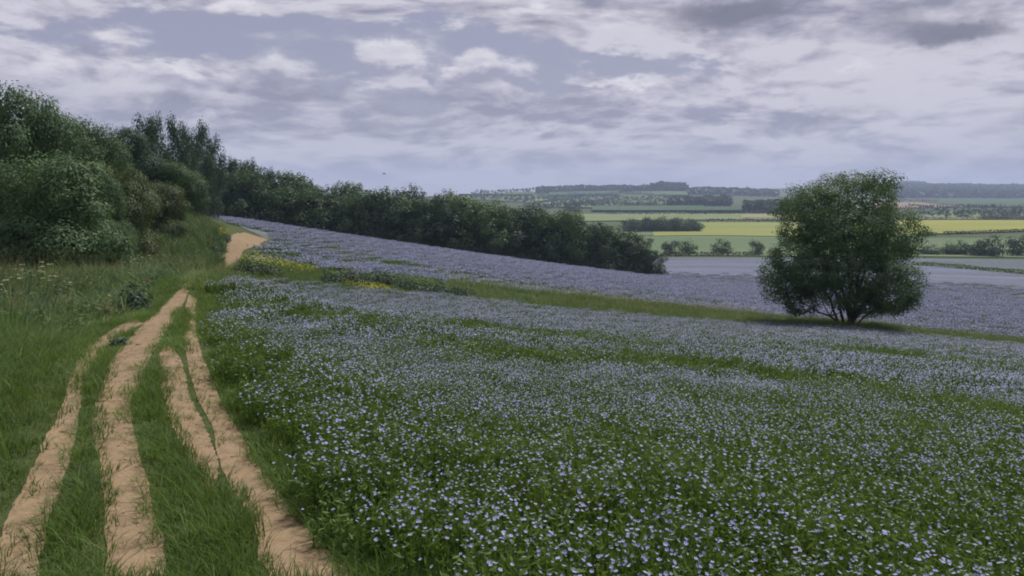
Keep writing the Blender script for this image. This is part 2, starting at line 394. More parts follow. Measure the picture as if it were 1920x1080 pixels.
def drape(name, near, far, off, m, nu=60, nv=14, kind='structure', pixel=True, ragged=0.0):
    """a field or track sheet between two edges (photo pixels on the terrain, or world points)"""
    def edge(pts):
        pts = np.asarray(pts, float)
        w = ground(pts[:, 0], pts[:, 1]) if pixel else pts
        d = np.concatenate([[0], np.cumsum(np.hypot(*np.diff(pts, axis=0).T))]); t = np.linspace(0, d[-1], nu)
        return np.stack([np.interp(t, d, w[:, 0]), np.interp(t, d, w[:, 1])], 1)
    a, b = edge(near), edge(far)
    if ragged:
        w = np.hypot(*(b - a).T)[:, None]; n = (b - a) / np.maximum(w, 1e-6)
        a = a + n * rng.normal(0, ragged, (nu, 1)); b = b + n * rng.normal(0, ragged, (nu, 1))
    f = np.linspace(0, 1, nv)[None, :, None]
    P = a[:, None] * (1 - f) + b[:, None] * f
    z = H(P[..., 0], P[..., 1]) + off
    V = np.concatenate([P, z[..., None]], -1).reshape(-1, 3)
    i, j = np.meshgrid(np.arange(nu - 1), np.arange(nv - 1), indexing='ij')
    q = np.stack([i * nv + j, (i + 1) * nv + j, (i + 1) * nv + j + 1, i * nv + j + 1], -1).reshape(-1, 4)
    return tag(link(name, new_mesh(name, V, [q], m, smooth=True)), kind=kind)

def vnoise(x, y, seed=0):
    """smooth value noise 0..1"""
    xi, yi = np.floor(x), np.floor(y); fx, fy = x - xi, y - yi; fx = fx * fx * (3 - 2 * fx); fy = fy * fy * (3 - 2 * fy)
    def h(a, b):
        s = np.sin(a * 127.1 + b * 311.7 + seed * 74.7) * 43758.5453; return s - np.floor(s)
    return (h(xi, yi) * (1 - fx) + h(xi + 1, yi) * fx) * (1 - fy) + (h(xi, yi + 1) * (1 - fx) + h(xi + 1, yi + 1) * fx) * fy
def fbm(x, y, seed=0, o=4):
    t, a, s = 0, .5, 0
    for k in range(o): t = t + a * vnoise(x * 2 ** k, y * 2 ** k, seed + k); s += a; a *= .5
    return t / s

# ------------------------------------------------------------------ dirt ruts of the track
RUTS = {   # photo row: (left edge, right edge) of the bare earth
    'outer': [(1085, -26, 74), (1020, -8, 76), (960, 15, 93), (900, 51, 115), (850, 78, 122), (800, 97, 141), (760, 114, 144), (735, 124, 152), (700, 133, 157), (675, 149, 175), (650, 166, 194), (630, 193, 219), (612, 221, 243), (600, 245, 269)],
    'middle': [(1085, 196, 314), (1020, 197, 304), (960, 194, 290), (900, 185, 276), (860, 179, 268), (820, 176, 258), (780, 174, 248), (740, 180, 246), (700, 200, 260), (670, 214, 277), (650, 230, 288), (620, 256, 308), (590, 288, 329), (560, 321, 345), (540, 340, 355), (522, 357, 366)],
    'inner': [(915, 392, 402), (890, 372, 404), (870, 358, 408), (830, 340, 400), (790, 322, 380), (750, 310, 363), (720, 306, 352), (690, 302, 345), (665, 301, 337), (645, 308, 326)],
    'field_side': [(1085, 505, 712), (1050, 492, 680), (1020, 482, 642), (985, 466, 608), (950, 450, 578), (915, 430, 545), (880, 415, 512), (850, 408, 488), (800, 396, 456), (750, 372, 428), (720, 362, 412), (700, 356, 403), (660, 348, 384), (620, 344, 370), (580, 346, 366), (552, 354, 369)],
}
RUT_W = []
for k, rows in RUTS.items():
    r = np.array(rows, float)
    t = np.linspace(0, len(r) - 1, 160)
    yy_, l_, q_ = (np.interp(t, np.arange(len(r)), r[:, c]) for c in range(3))
    L, Rr = ground(l_, yy_), ground(q_, yy_, .06 if k != 'field_side' else .13)
    d_ = Rr - L; wd_ = np.hypot(*d_.T)[:, None]; d_ = d_ / wd_; amp = np.minimum(.055, wd_ * .2)
    for e_, sg, sd_ in ((L, 1, 3), (Rr, -1, 9)):
        nz = (fbm(e_[:, 1] * 2.2 + e_[:, 0], e_[:, 0] * 0 + len(RUT_W) * 7.3, sd_, 4) - .5)[:, None]
        e_ += d_ * nz * 2.0 * amp * sg
    RUT_W.append((L, Rr))
    drape('dirt_track', L, Rr, .006, M['soil'], 160, 10, pixel=False, ragged=.012)
fork = np.array([(433, 505), (449, 490), (456, 474), (472, 463), (490, 456), (502, 449)]), np.array([(424, 502), (418, 484), (420, 466), (428, 449), (436, 438), (458, 436)])
FORK = (ground(fork[0][:, 0], fork[0][:, 1]), ground(fork[1][:, 0], fork[1][:, 1]))
drape('dirt_path', FORK[0], FORK[1], .03, M['soil'], 40, 10, pixel=False, ragged=.08)

def in_poly(p, poly):
    x, y = p[:, 0], p[:, 1]; n = len(poly); inside = np.zeros(len(p), bool); j = n - 1
    for i in range(n):
        xi, yi = poly[i]; xj, yj = poly[j]
        c = ((yi > y) != (yj > y)) & (x < (xj - xi) * (y - yi) / ((yj - yi) if yj != yi else 1e-9) + xi)
        inside ^= c; j = i
    return inside
def in_ruts(p, grow=0.0):
    """points on bare earth; grow > 0 widens, < 0 narrows (metres)"""
    res = np.zeros(len(p), bool)
    for L, Rr in RUT_W:
        n = (Rr - L); w = np.hypot(*n.T)[:, None]; n = n / w
        res |= in_poly(p, np.concatenate([L - n * grow, (Rr + n * grow)[::-1]]))
    res |= in_poly(p, np.concatenate([FORK[0], FORK[1][::-1]]))
    return res

# ------------------------------------------------------------------ scattering (geometry nodes, geometry instances)
def scatter(name, pts, protos, idx, scl, rz, tilt=None):
    """pts (n,3): one object whose points carry copies of the meshes in protos"""
    n = len(pts)
    me = bpy.data.meshes.new(name); me.vertices.add(n); me.vertices.foreach_set('co', np.asarray(pts, np.float32).ravel())
    a = me.attributes.new('pick', 'INT', 'POINT'); a.data.foreach_set('value', np.asarray(idx, np.int32))
    rot = np.zeros((n, 3), np.float32); rot[:, 2] = rz
    if tilt is not None: rot[:, 0] = tilt[:, 0]; rot[:, 1] = tilt[:, 1]
    a = me.attributes.new('turn', 'FLOAT_VECTOR', 'POINT'); a.data.foreach_set('vector', rot.ravel())
    scl = np.asarray(scl, np.float32)
    if scl.ndim == 1: scl = np.repeat(scl[:, None], 3, 1)
    a = me.attributes.new('size', 'FLOAT_VECTOR', 'POINT'); a.data.foreach_set('vector', np.ascontiguousarray(scl).ravel())
    o = link(name, me)
    ng = bpy.data.node_groups.new(name + '_nodes', 'GeometryNodeTree')
    ng.interface.new_socket('Geometry', in_out='INPUT', socket_type='NodeSocketGeometry')
    ng.interface.new_socket('Geometry', in_out='OUTPUT', socket_type='NodeSocketGeometry')
    gi = ng.nodes.new('NodeGroupInput'); go = ng.nodes.new('NodeGroupOutput')
    join = ng.nodes.new('GeometryNodeJoinGeometry')
    def named(nm, ty):
        q = ng.nodes.new('GeometryNodeInputNamedAttribute'); q.data_type = ty; q.inputs[0].default_value = nm
        return next(s for s in q.outputs if s.enabled and s.name == 'Attribute')
    a_i, a_r, a_s = named('pick', 'INT'), named('turn', 'FLOAT_VECTOR'), named('size', 'FLOAT_VECTOR')
    e2r = ng.nodes.new('FunctionNodeEulerToRotation'); ng.links.new(a_r, e2r.inputs[0])
    for k, pr in enumerate(protos):
        cmp_ = ng.nodes.new('FunctionNodeCompare'); cmp_.data_type = 'INT'; cmp_.operation = 'EQUAL'
        ins = [s for s in cmp_.inputs if s.enabled]
        ng.links.new(a_i, ins[0]); ins[1].default_value = k
        oi = ng.nodes.new('GeometryNodeObjectInfo'); oi.inputs['Object'].default_value = pr; oi.inputs['As Instance'].default_value = False
        ip = ng.nodes.new('GeometryNodeInstanceOnPoints')
        ng.links.new(gi.outputs[0], ip.inputs['Points']); ng.links.new(cmp_.outputs[0], ip.inputs['Selection'])
        ng.links.new(oi.outputs['Geometry'], ip.inputs['Instance'])
        ng.links.new(e2r.outputs[0], ip.inputs['Rotation']); ng.links.new(a_s, ip.inputs['Scale'])
        ng.links.new(ip.outputs[0], join.inputs[0])
    ng.links.new(join.outputs[0], go.inputs[0])
    md = o.modifiers.new('scatter', 'NODES'); md.node_group = ng
    o['kind'] = 'stuff'
    return o
def proto(name, me): return bpy.data.objects.new(name, me)      # never linked: a shape for scatter()

def blades(n, spread, h0, h1, w, lean, seed, segs=3, curl=.5):
    """n grass blades as bent tapering strips -> verts, quads(+tip tris), var"""
    r = np.random.default_rng(seed)
    rad = spread * np.sqrt(r.random(n)); th = r.random(n) * 6.283
    bx, by = rad * np.cos(th), rad * np.sin(th)
    h = r.uniform(h0, h1, n); dirn = th + r.normal(0, 1.2, n); ln = h * lean * r.uniform(.2, 1.2, n)
    ww = w * r.uniform(.6, 1.3, n); side = dirn + 1.5708 + r.normal(0, .5, n)
    V = []; 
    for s in range(segs + 1):
        f = s / segs; out = ln * f ** (1 + curl * 2)
        zz = h * f * (1 - .25 * lean * f); wd = ww * (1 - f) ** .7 if s < segs else 0 * ww
        cx, cy = bx + np.cos(dirn) * out, by + np.sin(dirn) * out
        if s < segs:
            V.append(np.stack([cx - np.cos(side) * wd / 2, cy - np.sin(side) * wd / 2, zz], 1)); V.append(np.stack([cx + np.cos(side) * wd / 2, cy + np.sin(side) * wd / 2, zz], 1))
        else: V.append(np.stack([cx, cy, zz], 1))
    V = np.stack(V, 1); k = V.shape[1]; base = np.arange(n)[:, None] * k
    q = np.concatenate([base + np.array([2 * s, 2 * s + 1, 2 * s + 3, 2 * s + 2]) for s in range(segs - 1)])
    t = base + np.array([2 * segs - 2, 2 * segs - 1, 2 * segs])
    var = np.repeat(r.random(n), k)
    return V.reshape(-1, 3), q, t, var
def flat_leaves(c, nrm, size, aspect, seed, cup=0.0):
    """rhombic leaves at points c facing nrm"""
    r = np.random.default_rng(seed); n = len(c)
    nrm = nrm / np.maximum(np.linalg.norm(nrm, axis=1, keepdims=True), 1e-9)
    t = r.normal(size=(n, 3)); a = np.cross(nrm, t); a /= np.maximum(np.linalg.norm(a, axis=1, keepdims=True), 1e-9); b = np.cross(nrm, a)
    s = (size * r.uniform(.6, 1.35, n))[:, None]
    V = np.stack([c - a * s * .5, c + b * s * .5 * aspect + a * s * .08, c + a * s * .5, c - b * s * .5 * aspect + a * s * .08], 1)
    q = np.arange(n * 4).reshape(n, 4)
    return V.reshape(-1, 3), q
class Build:
    """collects pieces with material slots into one mesh"""
    def __init__(s): s.v = []; s.f = {}; s.n = 0; s.var = []
    def add(s, v, fs, mi, var=None):
        v = np.asarray(v, float)
        for f in fs:
            f = np.asarray(f)
            if len(f): s.f.setdefault((f.shape[1], mi), []).append(f + s.n)
        s.v.append(v); s.var.append(np.full(len(v), .5) if var is None else np.asarray(var, float)); s.n += len(v)
    def mesh(s, name, mats, smooth=False):
        ks = sorted(s.f); fs = [np.concatenate(s.f[k]) for k in ks]
        mi = np.concatenate([np.full(len(f), k[1]) for k, f in zip(ks, fs)])
        return new_mesh(name, np.concatenate(s.v), fs, mats, mi, smooth, {'var': np.concatenate(s.var)})
def grass_proto(name, m, n, spread, h0, h1, w, lean, seed, heads=0):
    B = Build(); v, q, t, var = blades(n, spread, h0, h1, w, lean, seed); B.add(v, [q, t], 0, var)
    mats = [m]
    if heads:
        r = np.random.default_rng(seed + 50); v, q, t, var = blades(heads, spread, h1 * .95, h1 * 1.35, w * .45, lean * .5, seed + 9); B.add(v, [q, t], 1, var)
        tips = v.reshape(heads, -1, 3)[:, -1]
        for dzv in (0, -.03, -.06, -.09):
            lv, lq = flat_leaves(tips + [0, 0, dzv] + r.normal(0, .008, (heads, 3)), r.normal(size=(heads, 3)) * [1, 1, .2], .026, .3, seed + 11); B.add(lv, [lq], 1, r.random(len(lv)))
        mats.append(M['dry_grass'])
    return proto(name, B.mesh(name, mats))

# ------------------------------------------------------------------ flax crop
def flax_proto(name, seed, n_stem, n_flower, size, h, petal_m, petal, flower_r):
    r = np.random.default_rng(seed); B = Build()
    x, y = r.uniform(-size / 2, size / 2, (2, n_stem)); hh = h * r.uniform(.75, 1.08, n_stem)
    dr = r.random(n_stem) * 6.283; ln = r.uniform(0, .10, n_stem)
    sd = dr + 1.57; w = .007 if petal else .03
    V = np.stack([np.stack([x - np.cos(sd) * w, y - np.sin(sd) * w, 0 * x], 1), np.stack([x + np.cos(sd) * w, y + np.sin(sd) * w, 0 * x], 1),
                  np.stack([x + np.cos(dr) * ln, y + np.sin(dr) * ln, hh], 1)], 1)
    B.add(V.reshape(-1, 3), [np.arange(n_stem * 3).reshape(-1, 3)], 0, np.repeat(r.random(n_stem), 3))
    nl = n_stem * (5 if petal else 2); k = r.integers(0, n_stem, nl); f = r.uniform(.25, .97, nl)
    c = np.stack([x[k] + np.cos(dr[k]) * ln[k] * f, y[k] + np.sin(dr[k]) * ln[k] * f, hh[k] * f], 1) + r.normal(0, .012, (nl, 3))
    lv, lq = flat_leaves(c, r.normal(size=(nl, 3)) + [0, 0, .3], .05 if petal else .12, .28, seed + 1); B.add(lv, [lq], 0, np.repeat(r.random(nl), 4))
    k = r.choice(n_stem, n_flower, replace=n_flower > n_stem)
    top = np.stack([x[k] + np.cos(dr[k]) * ln[k], y[k] + np.sin(dr[k]) * ln[k], hh[k] + r.uniform(-.03, .03, n_flower)], 1)
    if petal:
        for i in range(n_flower):
            ax = Vector((r.normal(0, .45), r.normal(0, .45), 1)).normalized(); e1 = ax.orthogonal().normalized(); e2 = ax.cross(e1)
            e1, e2, ax = map(np.array, (e1, e2, ax)); fr = flower_r * r.uniform(.7, 1.15); vv = []; th0 = r.random() * 6.28
            cup = r.uniform(.25, .6)
            for p in range(5):
                t0 = th0 + p * 1.2566
                d = e1 * math.cos(t0) + e2 * math.sin(t0); s = -e1 * math.sin(t0) + e2 * math.cos(t0)
                vv += [top[i], top[i] + d * fr * .72 + s * fr * .44 + ax * fr * cup * .7, top[i] + d * fr * 1.0 + ax * fr * cup * .9, top[i] + d * fr * .72 - s * fr * .44 + ax * fr * cup * .7]
            B.add(np.array(vv), [np.arange(20).reshape(5, 4)], 1, np.full(20, r.random()))
    else:
        lv, lq = flat_leaves(top, r.normal(size=(n_flower, 3)) * .5 + [0, 0, 1], flower_r, .9, seed + 2); B.add(lv, [lq], 1, np.repeat(r.random(n_flower), 4))
    return proto(name, B.mesh(name, [M['flax_lush' if n_flower < 36 else 'flax_green'], petal_m]))
FL = [flax_proto('flax_clump', 100 + k, 150, nf, .5, .36, M['flax_petal'], True, .0110) for k, nf in enumerate((0, 16, 44, 76, 108, 140))]
FM = [flax_proto('flax_patch', 140 + k, 150, nf, .8, .36, M['flax_petal'], False, .030) for k, nf in enumerate((0, 35, 90, 160, 240, 320))]
FF = [flax_proto('flax_drift', 160 + k, 60, nf, 1.6, .36, M['flax_far_petal'], False, .11) for k, nf in enumerate((0, 25, 60, 95, 130, 160))]

def jgrid(x0, x1, y0, y1, step):
    X, Y = np.meshgrid(np.arange(x0, x1, step), np.arange(y0, y1, step))
    p = np.stack([X.ravel(), Y.ravel()], 1); return p + rng.uniform(-.5, .5, p.shape) * step
def in_view(p, k=.78, m=2.5): return (np.abs(p[:, 0]) < p[:, 1] * k + m) & (p[:, 1] > 1.0)

LEFT_EDGE = np.array([(748, 1085), (712, 1040), (678, 1005), (634, 960), (589, 920), (548, 878), (515, 845), (478, 795), (448, 748), (421, 700), (399, 660), (382, 620), (375, 585), (376, 556), (400, 541)], float)
MARGIN_NEAR = np.array([(440, 533), (600, 538), (740, 556), (880, 566), (1000, 582), (1150, 594), (1300, 606), (1500, 620), (1600, 627), (1800, 643), (1950, 655), (2300, 680)], float)
MARGIN_FAR = np.array([(448, 497), (520, 500), (600, 513), (740, 523), (880, 540), (1000, 555), (1150, 570), (1300, 585), (1500, 604), (1600, 612), (1800, 632), (1950, 644), (2300, 669)], float)
le = ground(LEFT_EDGE[:, 0], LEFT_EDGE[:, 1], .30); mn = ground(MARGIN_NEAR[:, 0], MARGIN_NEAR[:, 1]); mf_ = ground(MARGIN_FAR[:, 0], MARGIN_FAR[:, 1])
FIELD_A = np.concatenate([[[le[0, 0] + .25, 1.2]], le, mn, [[mn[-1, 0] + 8, mn[-1, 1]], [60, 20], [40, 1.2]]])
# green lanes where the crop stands without flowers (photo pixels, top of crop)
def lane(pts, w): return ground(np.array(pts, float)[:, 0], np.array(pts, float)[:, 1], .45), w
LANES = [lane([(1190, 655), (1330, 672), (1500, 694), (1700, 722), (1940, 762)], 1.0), lane([(1560, 645), (1750, 662), (1940, 684)], .8), lane([(880, 600), (960, 608), (1100, 622)], 1.1),
         lane([(420, 560), (560, 572), (700, 590)], .8), lane([(830, 640), (960, 650), (1050, 655)], .8), lane([(1200, 640), (1420, 640), (1700, 660)], .35),
         lane([(510, 446), (620, 462), (760, 492)], 1.6), lane([(500, 470), (660, 484), (800, 500), (1000, 530), (1250, 566)], 1.2), lane([(900, 500), (1150, 536), (1400, 568)], 1.0), lane([(1000, 552), (1250, 575), (1480, 598)], 2.2), lane([(1700, 560), (1960, 585)], 1.0)]
def lane_dist(p, L):
    best = np.full(len(p), 1e9)
    for a, b in zip(L[:-1], L[1:]):
        d = b - a; t = np.clip(((p - a) @ d) / (d @ d), 0, 1)[:, None]; best = np.minimum(best, np.hypot(*(p - a - t * d).T))
    return best
def bloom(p):
    """0..1 how thick the flowers stand"""
    # stretched drifts along the drilling direction
    t = R_(-24); u = p[:, 0] * math.cos(t) + p[:, 1] * math.sin(t); v = -p[:, 0] * math.sin(t) + p[:, 1] * math.cos(t)
    b = .62 + .8 * (fbm(u * .07, v * .28, 3) - .5) + .9 * (fbm(u * .5, v * .8, 8) - .5)
    for L, w in LANES:
        d = lane_dist(p, L) / (w * (.7 + .9 * fbm(u * .2, v * .2, 21))); b = b - (.35 + .6 * fbm(u * .35, v * .9, 25)) * np.exp(-d * d)
    return b
def edge_fade(p):
    return np.clip(lane_dist(p, le) / 0.9, 0, 1)
def flax(p, protos, name, s0, s1, fade=True, gain=0.0):
    b = bloom(p) + gain
    if not fade:
        z0_ = lane_dist(p, mf_); b = b - .35 * np.exp(-(z0_ / 9) ** 2) * (p[:, 0] > -8) + .08
    if fade: b = b - .16 * np.clip((9 - np.hypot(*p.T)) / 5, 0, 1)
    if fade: b = b - .42 * (1 - edge_fade(p)) ** 1.6
    k = np.clip(np.round(b * 5 + rng.normal(0, .55, len(p))), 0, 5).astype(int)
    z = H(p[:, 0], p[:, 1]); n = len(p)
    sc_ = rng.uniform(s0, s1, n); sz = sc_ * rng.uniform(.85, 1.15, n)
    if fade: sz *= .80 + .20 * np.clip(lane_dist(p, le) / 1.2, 0, 1)
    return scatter(name, np.column_stack([p, z - .01]), protos, k, np.stack([sc_, sc_, sz], 1), rng.integers(0, 4, n) * 1.5708 + rng.normal(0, .3, n))
p = jgrid(-12, 20, 1.2, 17, .36); p = p[in_poly(p, FIELD_A) & in_view(p) & (np.hypot(*p.T) < 15) & (lane_dist(p, le) > .22)]
flax(p, FL, 'flax_crop', .85, 1.15)
p = jgrid(-30, 55, 5, 62, .6); p = p[in_poly(p, FIELD_A) & in_view(p) & (np.hypot(*p.T) >= 15) & (lane_dist(p, le) > .42)]
flax(p, FM, 'flax_crop', .85, 1.15, True, .05)
print('flax near', len(p))
wood_px = np.array([(365, 399), (500, 415), (650, 438), (800, 460), (950, 481), (1100, 500), (1235, 514)], float); WOOD = np.array([ray_at(px, py, Y)[:2] for (px, py), Y in zip(wood_px, (130, 131, 134, 138, 142, 146, 150))])
fe = ground([1240, 1410, 1700, 1930, 2300], [482, 482, 484, 486, 490], .3)
left_b = ground([446, 470, 490, 512, 512, 470, 430, 380], [500, 492, 478, 462, 440, 430, 421, 404])
FIELD_B = np.concatenate([mf_, [[mf_[-1, 0] + 30, mf_[-1, 1]]], fe[::-1], WOOD[::-1], left_b[::-1]])
p = jgrid(-70, 135, 38, 175, 1.15); p = p[in_poly(p, FIELD_B) & in_view(p, .75, 1) & (rng.random(len(p)) < np.clip((175 - np.hypot(*p.T)) / 50, 0, 1))]
flax(p, FF, 'distant_flax_crop', .8, 1.15, False, .12)
print('flax far', len(p))

# ------------------------------------------------------------------ grass along the track and on the bank
GS = [grass_proto('short_grass', M['grass'], 60, .11, .03, .11, .0055, .9, 200 + k) for k in range(4)]
GS += [grass_proto('short_grass', M[m_], 60, .11, .03, .12, .0055, .9, 206 + k) for k, m_ in enumerate(('meadow_grass', 'bank_grass'))]
GL = [grass_proto('long_grass', M['grass'], 55, .13, .08, .20, .006, .8, 210 + k, heads=0) for k in range(3)]
GB = [grass_proto('bank_grass', M[('bank_grass', 'bank_grass', 'grass', 'meadow_grass')[k]], 70, .22, .22, .52, .008, .7, 220 + k, heads=(0, 2, 0, 3)[k]) for k in range(4)]
GW = [grass_proto('far_grass', M[('bank_grass', 'bank_grass', 'meadow_grass', 'dark_leaf')[k]], 60, .5, .3, .75, .024, .7, 230 + k, heads=(0, 4, 3, 0)[k]) for k in range(4)]
GM = [grass_proto('margin_grass', M['margin_grass'], 70, .45, .35, .75, .024, .6, 240 + k, heads=(0, 0, 8)[k]) for k in range(3)]
def place(name, p, protos, s0, s1, sink=.01, weights=None, hscale=None):
    n = len(p); z = H(p[:, 0], p[:, 1]) - sink
    k = rng.choice(len(protos), n, p=weights); s = rng.uniform(s0, s1, n)
    hs = s * (hscale if hscale is not None else 1.0)
    return scatter(name, np.column_stack([p, z]), protos, k, np.stack([s, s, hs], 1), rng.random(n) * 6.283, rng.normal(0, .08, (n, 2)))
R2d = lambda p: np.hypot(p[:, 0], p[:, 1])
oL, oR = RUT_W[0]; mL, mR = RUT_W[1]; iL, iR = RUT_W[2]; fL, fR = RUT_W[3]
ROAD = np.concatenate([oL[:156], mL[128:], fR[::-1]])         # outline of the whole track
near_out = np.array([(oL[0, 0] - .3, 1.0), (fR[0, 0] + .3, 1.0)])
ROAD = np.concatenate([ROAD, near_out[::-1]])
# strips between the ruts
p = jgrid(-16, 3, 1.4, 34, .085)
p = p[in_poly(p, ROAD) & in_view(p)]
bare = np.where(R2d(p) > 9, in_ruts(p, .05), in_ruts(p, .0))
patch = fbm(p[:, 0] * 2.2, p[:, 1] * 1.3, 31)
inner_zone = in_poly(p, np.concatenate([mR, fL[::-1]]))
keep = ~bare & (rng.random(len(p)) < np.clip(1.7 * patch + .05, .35, 1.0)) & (rng.random(len(p)) < np.clip(9 / R2d(p), .3, 1))
p = p[keep]; d_far = np.clip(R2d(p) / 9, 1, 2.2)
edge_in = in_ruts(p, .07)
h = np.where(edge_in, .65, 1.0) * (.7 + .7 * fbm(p[:, 0] * 1.5, p[:, 1] * 1.0, 33))
h = h * np.where(R2d(p) > 6.5, np.clip(1.9 - R2d(p) * .14, .35, 1), 1)
place('track_grass', p, GS + GL, .9, 1.25, .01, [.13, .13, .12, .08, .10, .09, .13, .08, .14], h)
# sparse weeds creeping over the bare earth, thickest at its edges
p = jgrid(-12, 3, 1.8, 26, .09); p = p[in_poly(p, ROAD) & in_view(p)]
e = in_ruts(p, 0.) & ~in_ruts(p, -.07); core = in_ruts(p, -.07)
cl = fbm(p[:, 0] * 3.1, p[:, 1] * 2.0, 41)
outer_ = in_poly(p, np.concatenate([oL, oR[::-1]])) & (R2d(p) > 5)
p = p[(outer_ & (cl > .50) & (rng.random(len(p)) < .45)) | (e & (cl > .50) & (rng.random(len(p)) < .5)) | (core & (cl > .68) & (rng.random(len(p)) < .3))]
place('creeping_weeds', p, GS, .4, .65, .01, None, .5)
# verge left of the track, then the bank up to the trees
BANK = np.concatenate([[[oL[0, 0] - .02, 1.0]], oL[:156], mL[128:], ground([372, 385, 420, 425, 424, 432], [522, 517, 505, 490, 470, 446]), ground([425, 400, 370, 345], [441, 425, 410, 398]), [[-60, 68], [-60, 1.0]]])
p = jgrid(-14, 0, 1.2, 16, .13); p = p[in_poly(p, BANK) & in_view(p) & (R2d(p) < 15) & ~in_ruts(p, -.02)]
dd = lane_dist(p, oL); f51 = .6 + .8 * fbm(p[:, 0] * .7, p[:, 1] * .7, 51); lo = dd < .5
place('verge_grass', p[lo], GS + GL, .9, 1.3, .01, None, (.6 + dd[lo] * 1.4) * f51[lo])
place('verge_grass', p[~lo], GB, .8, 1.2, .01, [.36, .08, .46, .10], np.clip(.35 + (dd[~lo] - .5) * .42, .35, 1.15) * f51[~lo])
p = jgrid(-60, -1, 8, 72, .34); p = p[in_poly(p, BANK) & in_view(p, .75, 4) & (R2d(p) >= 13) & ~in_ruts(p, -.05)]
p = p[rng.random(len(p)) < np.clip(26 / R2d(p), .35, 1)]
dr_ = np.minimum(np.minimum(lane_dist(p, oL), lane_dist(p, mL)), np.minimum(lane_dist(p, FORK[0]), lane_dist(p, FORK[1])))
p = p[dr_ > .8]
e = jgrid(-24, -3, 10, 64, .17); dr_ = np.minimum(np.minimum(lane_dist(e, oL), lane_dist(e, mL)), np.minimum(lane_dist(e, FORK[0]), lane_dist(e, FORK[1])))
e = e[((dr_ < 1.0) & in_poly(e, BANK) & (R2d(e) >= 13) | (lane_dist(e, fR) < 1.3) & (R2d(e) > 11)) & ~in_ruts(e, .08)]
place('track_edge_grass', e, GS + GL, .9, 1.4, .01, None, .5 + .9 * fbm(e[:, 0], e[:, 1], 54))
dd = np.minimum(lane_dist(p, oL), lane_dist(p, mL)); hh = np.clip(.15 + dd * .22, .15, .9) * (.15 + 1.7 * fbm(p[:, 0] * .4, p[:, 1] * .4, 52))
place('bank_grass', p, GW + GB, 1.0, 1.4, .02, [.24, .10, .13, .08, .16, .06, .16, .07], hh)
# rough strip between the two flax fields
MARGIN = np.concatenate([mn, mf_[::-1]])
left_patch = np.concatenate([ground([372, 400, 440, 440, 428, 385], [556, 541, 535, 500, 503, 518])])
p = jgrid(-24, 60, 18, 70, .3); ok = (in_poly(p, MARGIN) | in_poly(p, left_patch)) & in_view(p, .76) & ~in_ruts(p, .55)
p = p[ok]; hh = (.40 + .65 * fbm(p[:, 0] * .4, p[:, 1] * .4, 61)) * np.where(p[:, 0] < 2, .7, 1.0)
cut = fbm(p[:, 0] * .8, p[:, 1] * .8, 63) < .30 + .22 * np.exp(-np.minimum(lane_dist(p, mn), lane_dist(p, mf_)) / .5)
p = p[~cut]; hh = hh[~cut] * (.6 + .9 * fbm(p[:, 0] * 1.3, p[:, 1] * 1.3, 64))
place('margin_grass', p, GM, .9, 1.3, .02, [.42, .36, .22], hh)
# grass at the foot of the crop
t = np.linspace(0, 1, 900); q = np.stack([np.interp(t, np.linspace(0, 1, len(le)), le[:, c]) for c in (0, 1)], 1) + rng.normal(0, .09, (900, 2))
q = q + [.16, 0]; q = q[~in_ruts(q, .06)]; place('crop_edge_grass', q, GS + GL, .8, 1.2, .01, None, rng.uniform(.5, .95, len(q)))
# clods and pebbles on the bare earth
def stone_proto(seed):
    r = np.random.default_rng(seed); import bmesh
    bm = bmesh.new(); bmesh.ops.create_icosphere(bm, subdivisions=1, radius=1)
    for v in bm.verts: v.co *= r.uniform(.7, 1.2); v.co.z *= .6
    me = bpy.data.meshes.new('pebble'); bm.to_mesh(me); bm.free(); me.materials.append(M['soil']); return proto('pebble', me)
p = jgrid(-8, 2.5, 2, 16, .07); p = p[in_ruts(p, -.02) & (rng.random(len(p)) < .35)]; n = len(p)
s = rng.lognormal(-4.9, .6, n); scatter('pebbles', np.column_stack([p, H(p[:, 0], p[:, 1]) + .006]), [stone_proto(k) for k in range(4)], rng.integers(0, 4, n), s, rng.random(n) * 6.28)

# ------------------------------------------------------------------ trees
def tube(B, pts, rad, mi, sides=7):
    pts = [Vector(p) for p in pts]; rings = []; V = []
    for i, p in enumerate(pts):
        d = (pts[min(i + 1, len(pts) - 1)] - pts[max(i - 1, 0)]).normalized(); a = d.orthogonal().normalized(); b = d.cross(a)
        for k in range(sides):
            t = 6.2832 * k / sides; V.append(p + (a * math.cos(t) + b * math.sin(t)) * rad[i])
    fs = [(i * sides + k, i * sides + (k + 1) % sides, (i + 1) * sides + (k + 1) % sides, (i + 1) * sides + k) for i in range(len(pts) - 1) for k in range(sides)]
    B.add(np.array(V), [np.array(fs)], mi)
def limb(p0, p1, seed, n=6, sag=.0, wob=.05):
    r = np.random.default_rng(seed); p0, p1 = np.array(p0, float), np.array(p1, float); L = np.linalg.norm(p1 - p0)
    out = [p0 + (p1 - p0) * t + r.normal(0, wob * L, 3) * math.sin(math.pi * t) * .6 + np.array([0, 0, sag * L * math.sin(math.pi * t)]) for t in np.linspace(0, 1, n)]
    return out
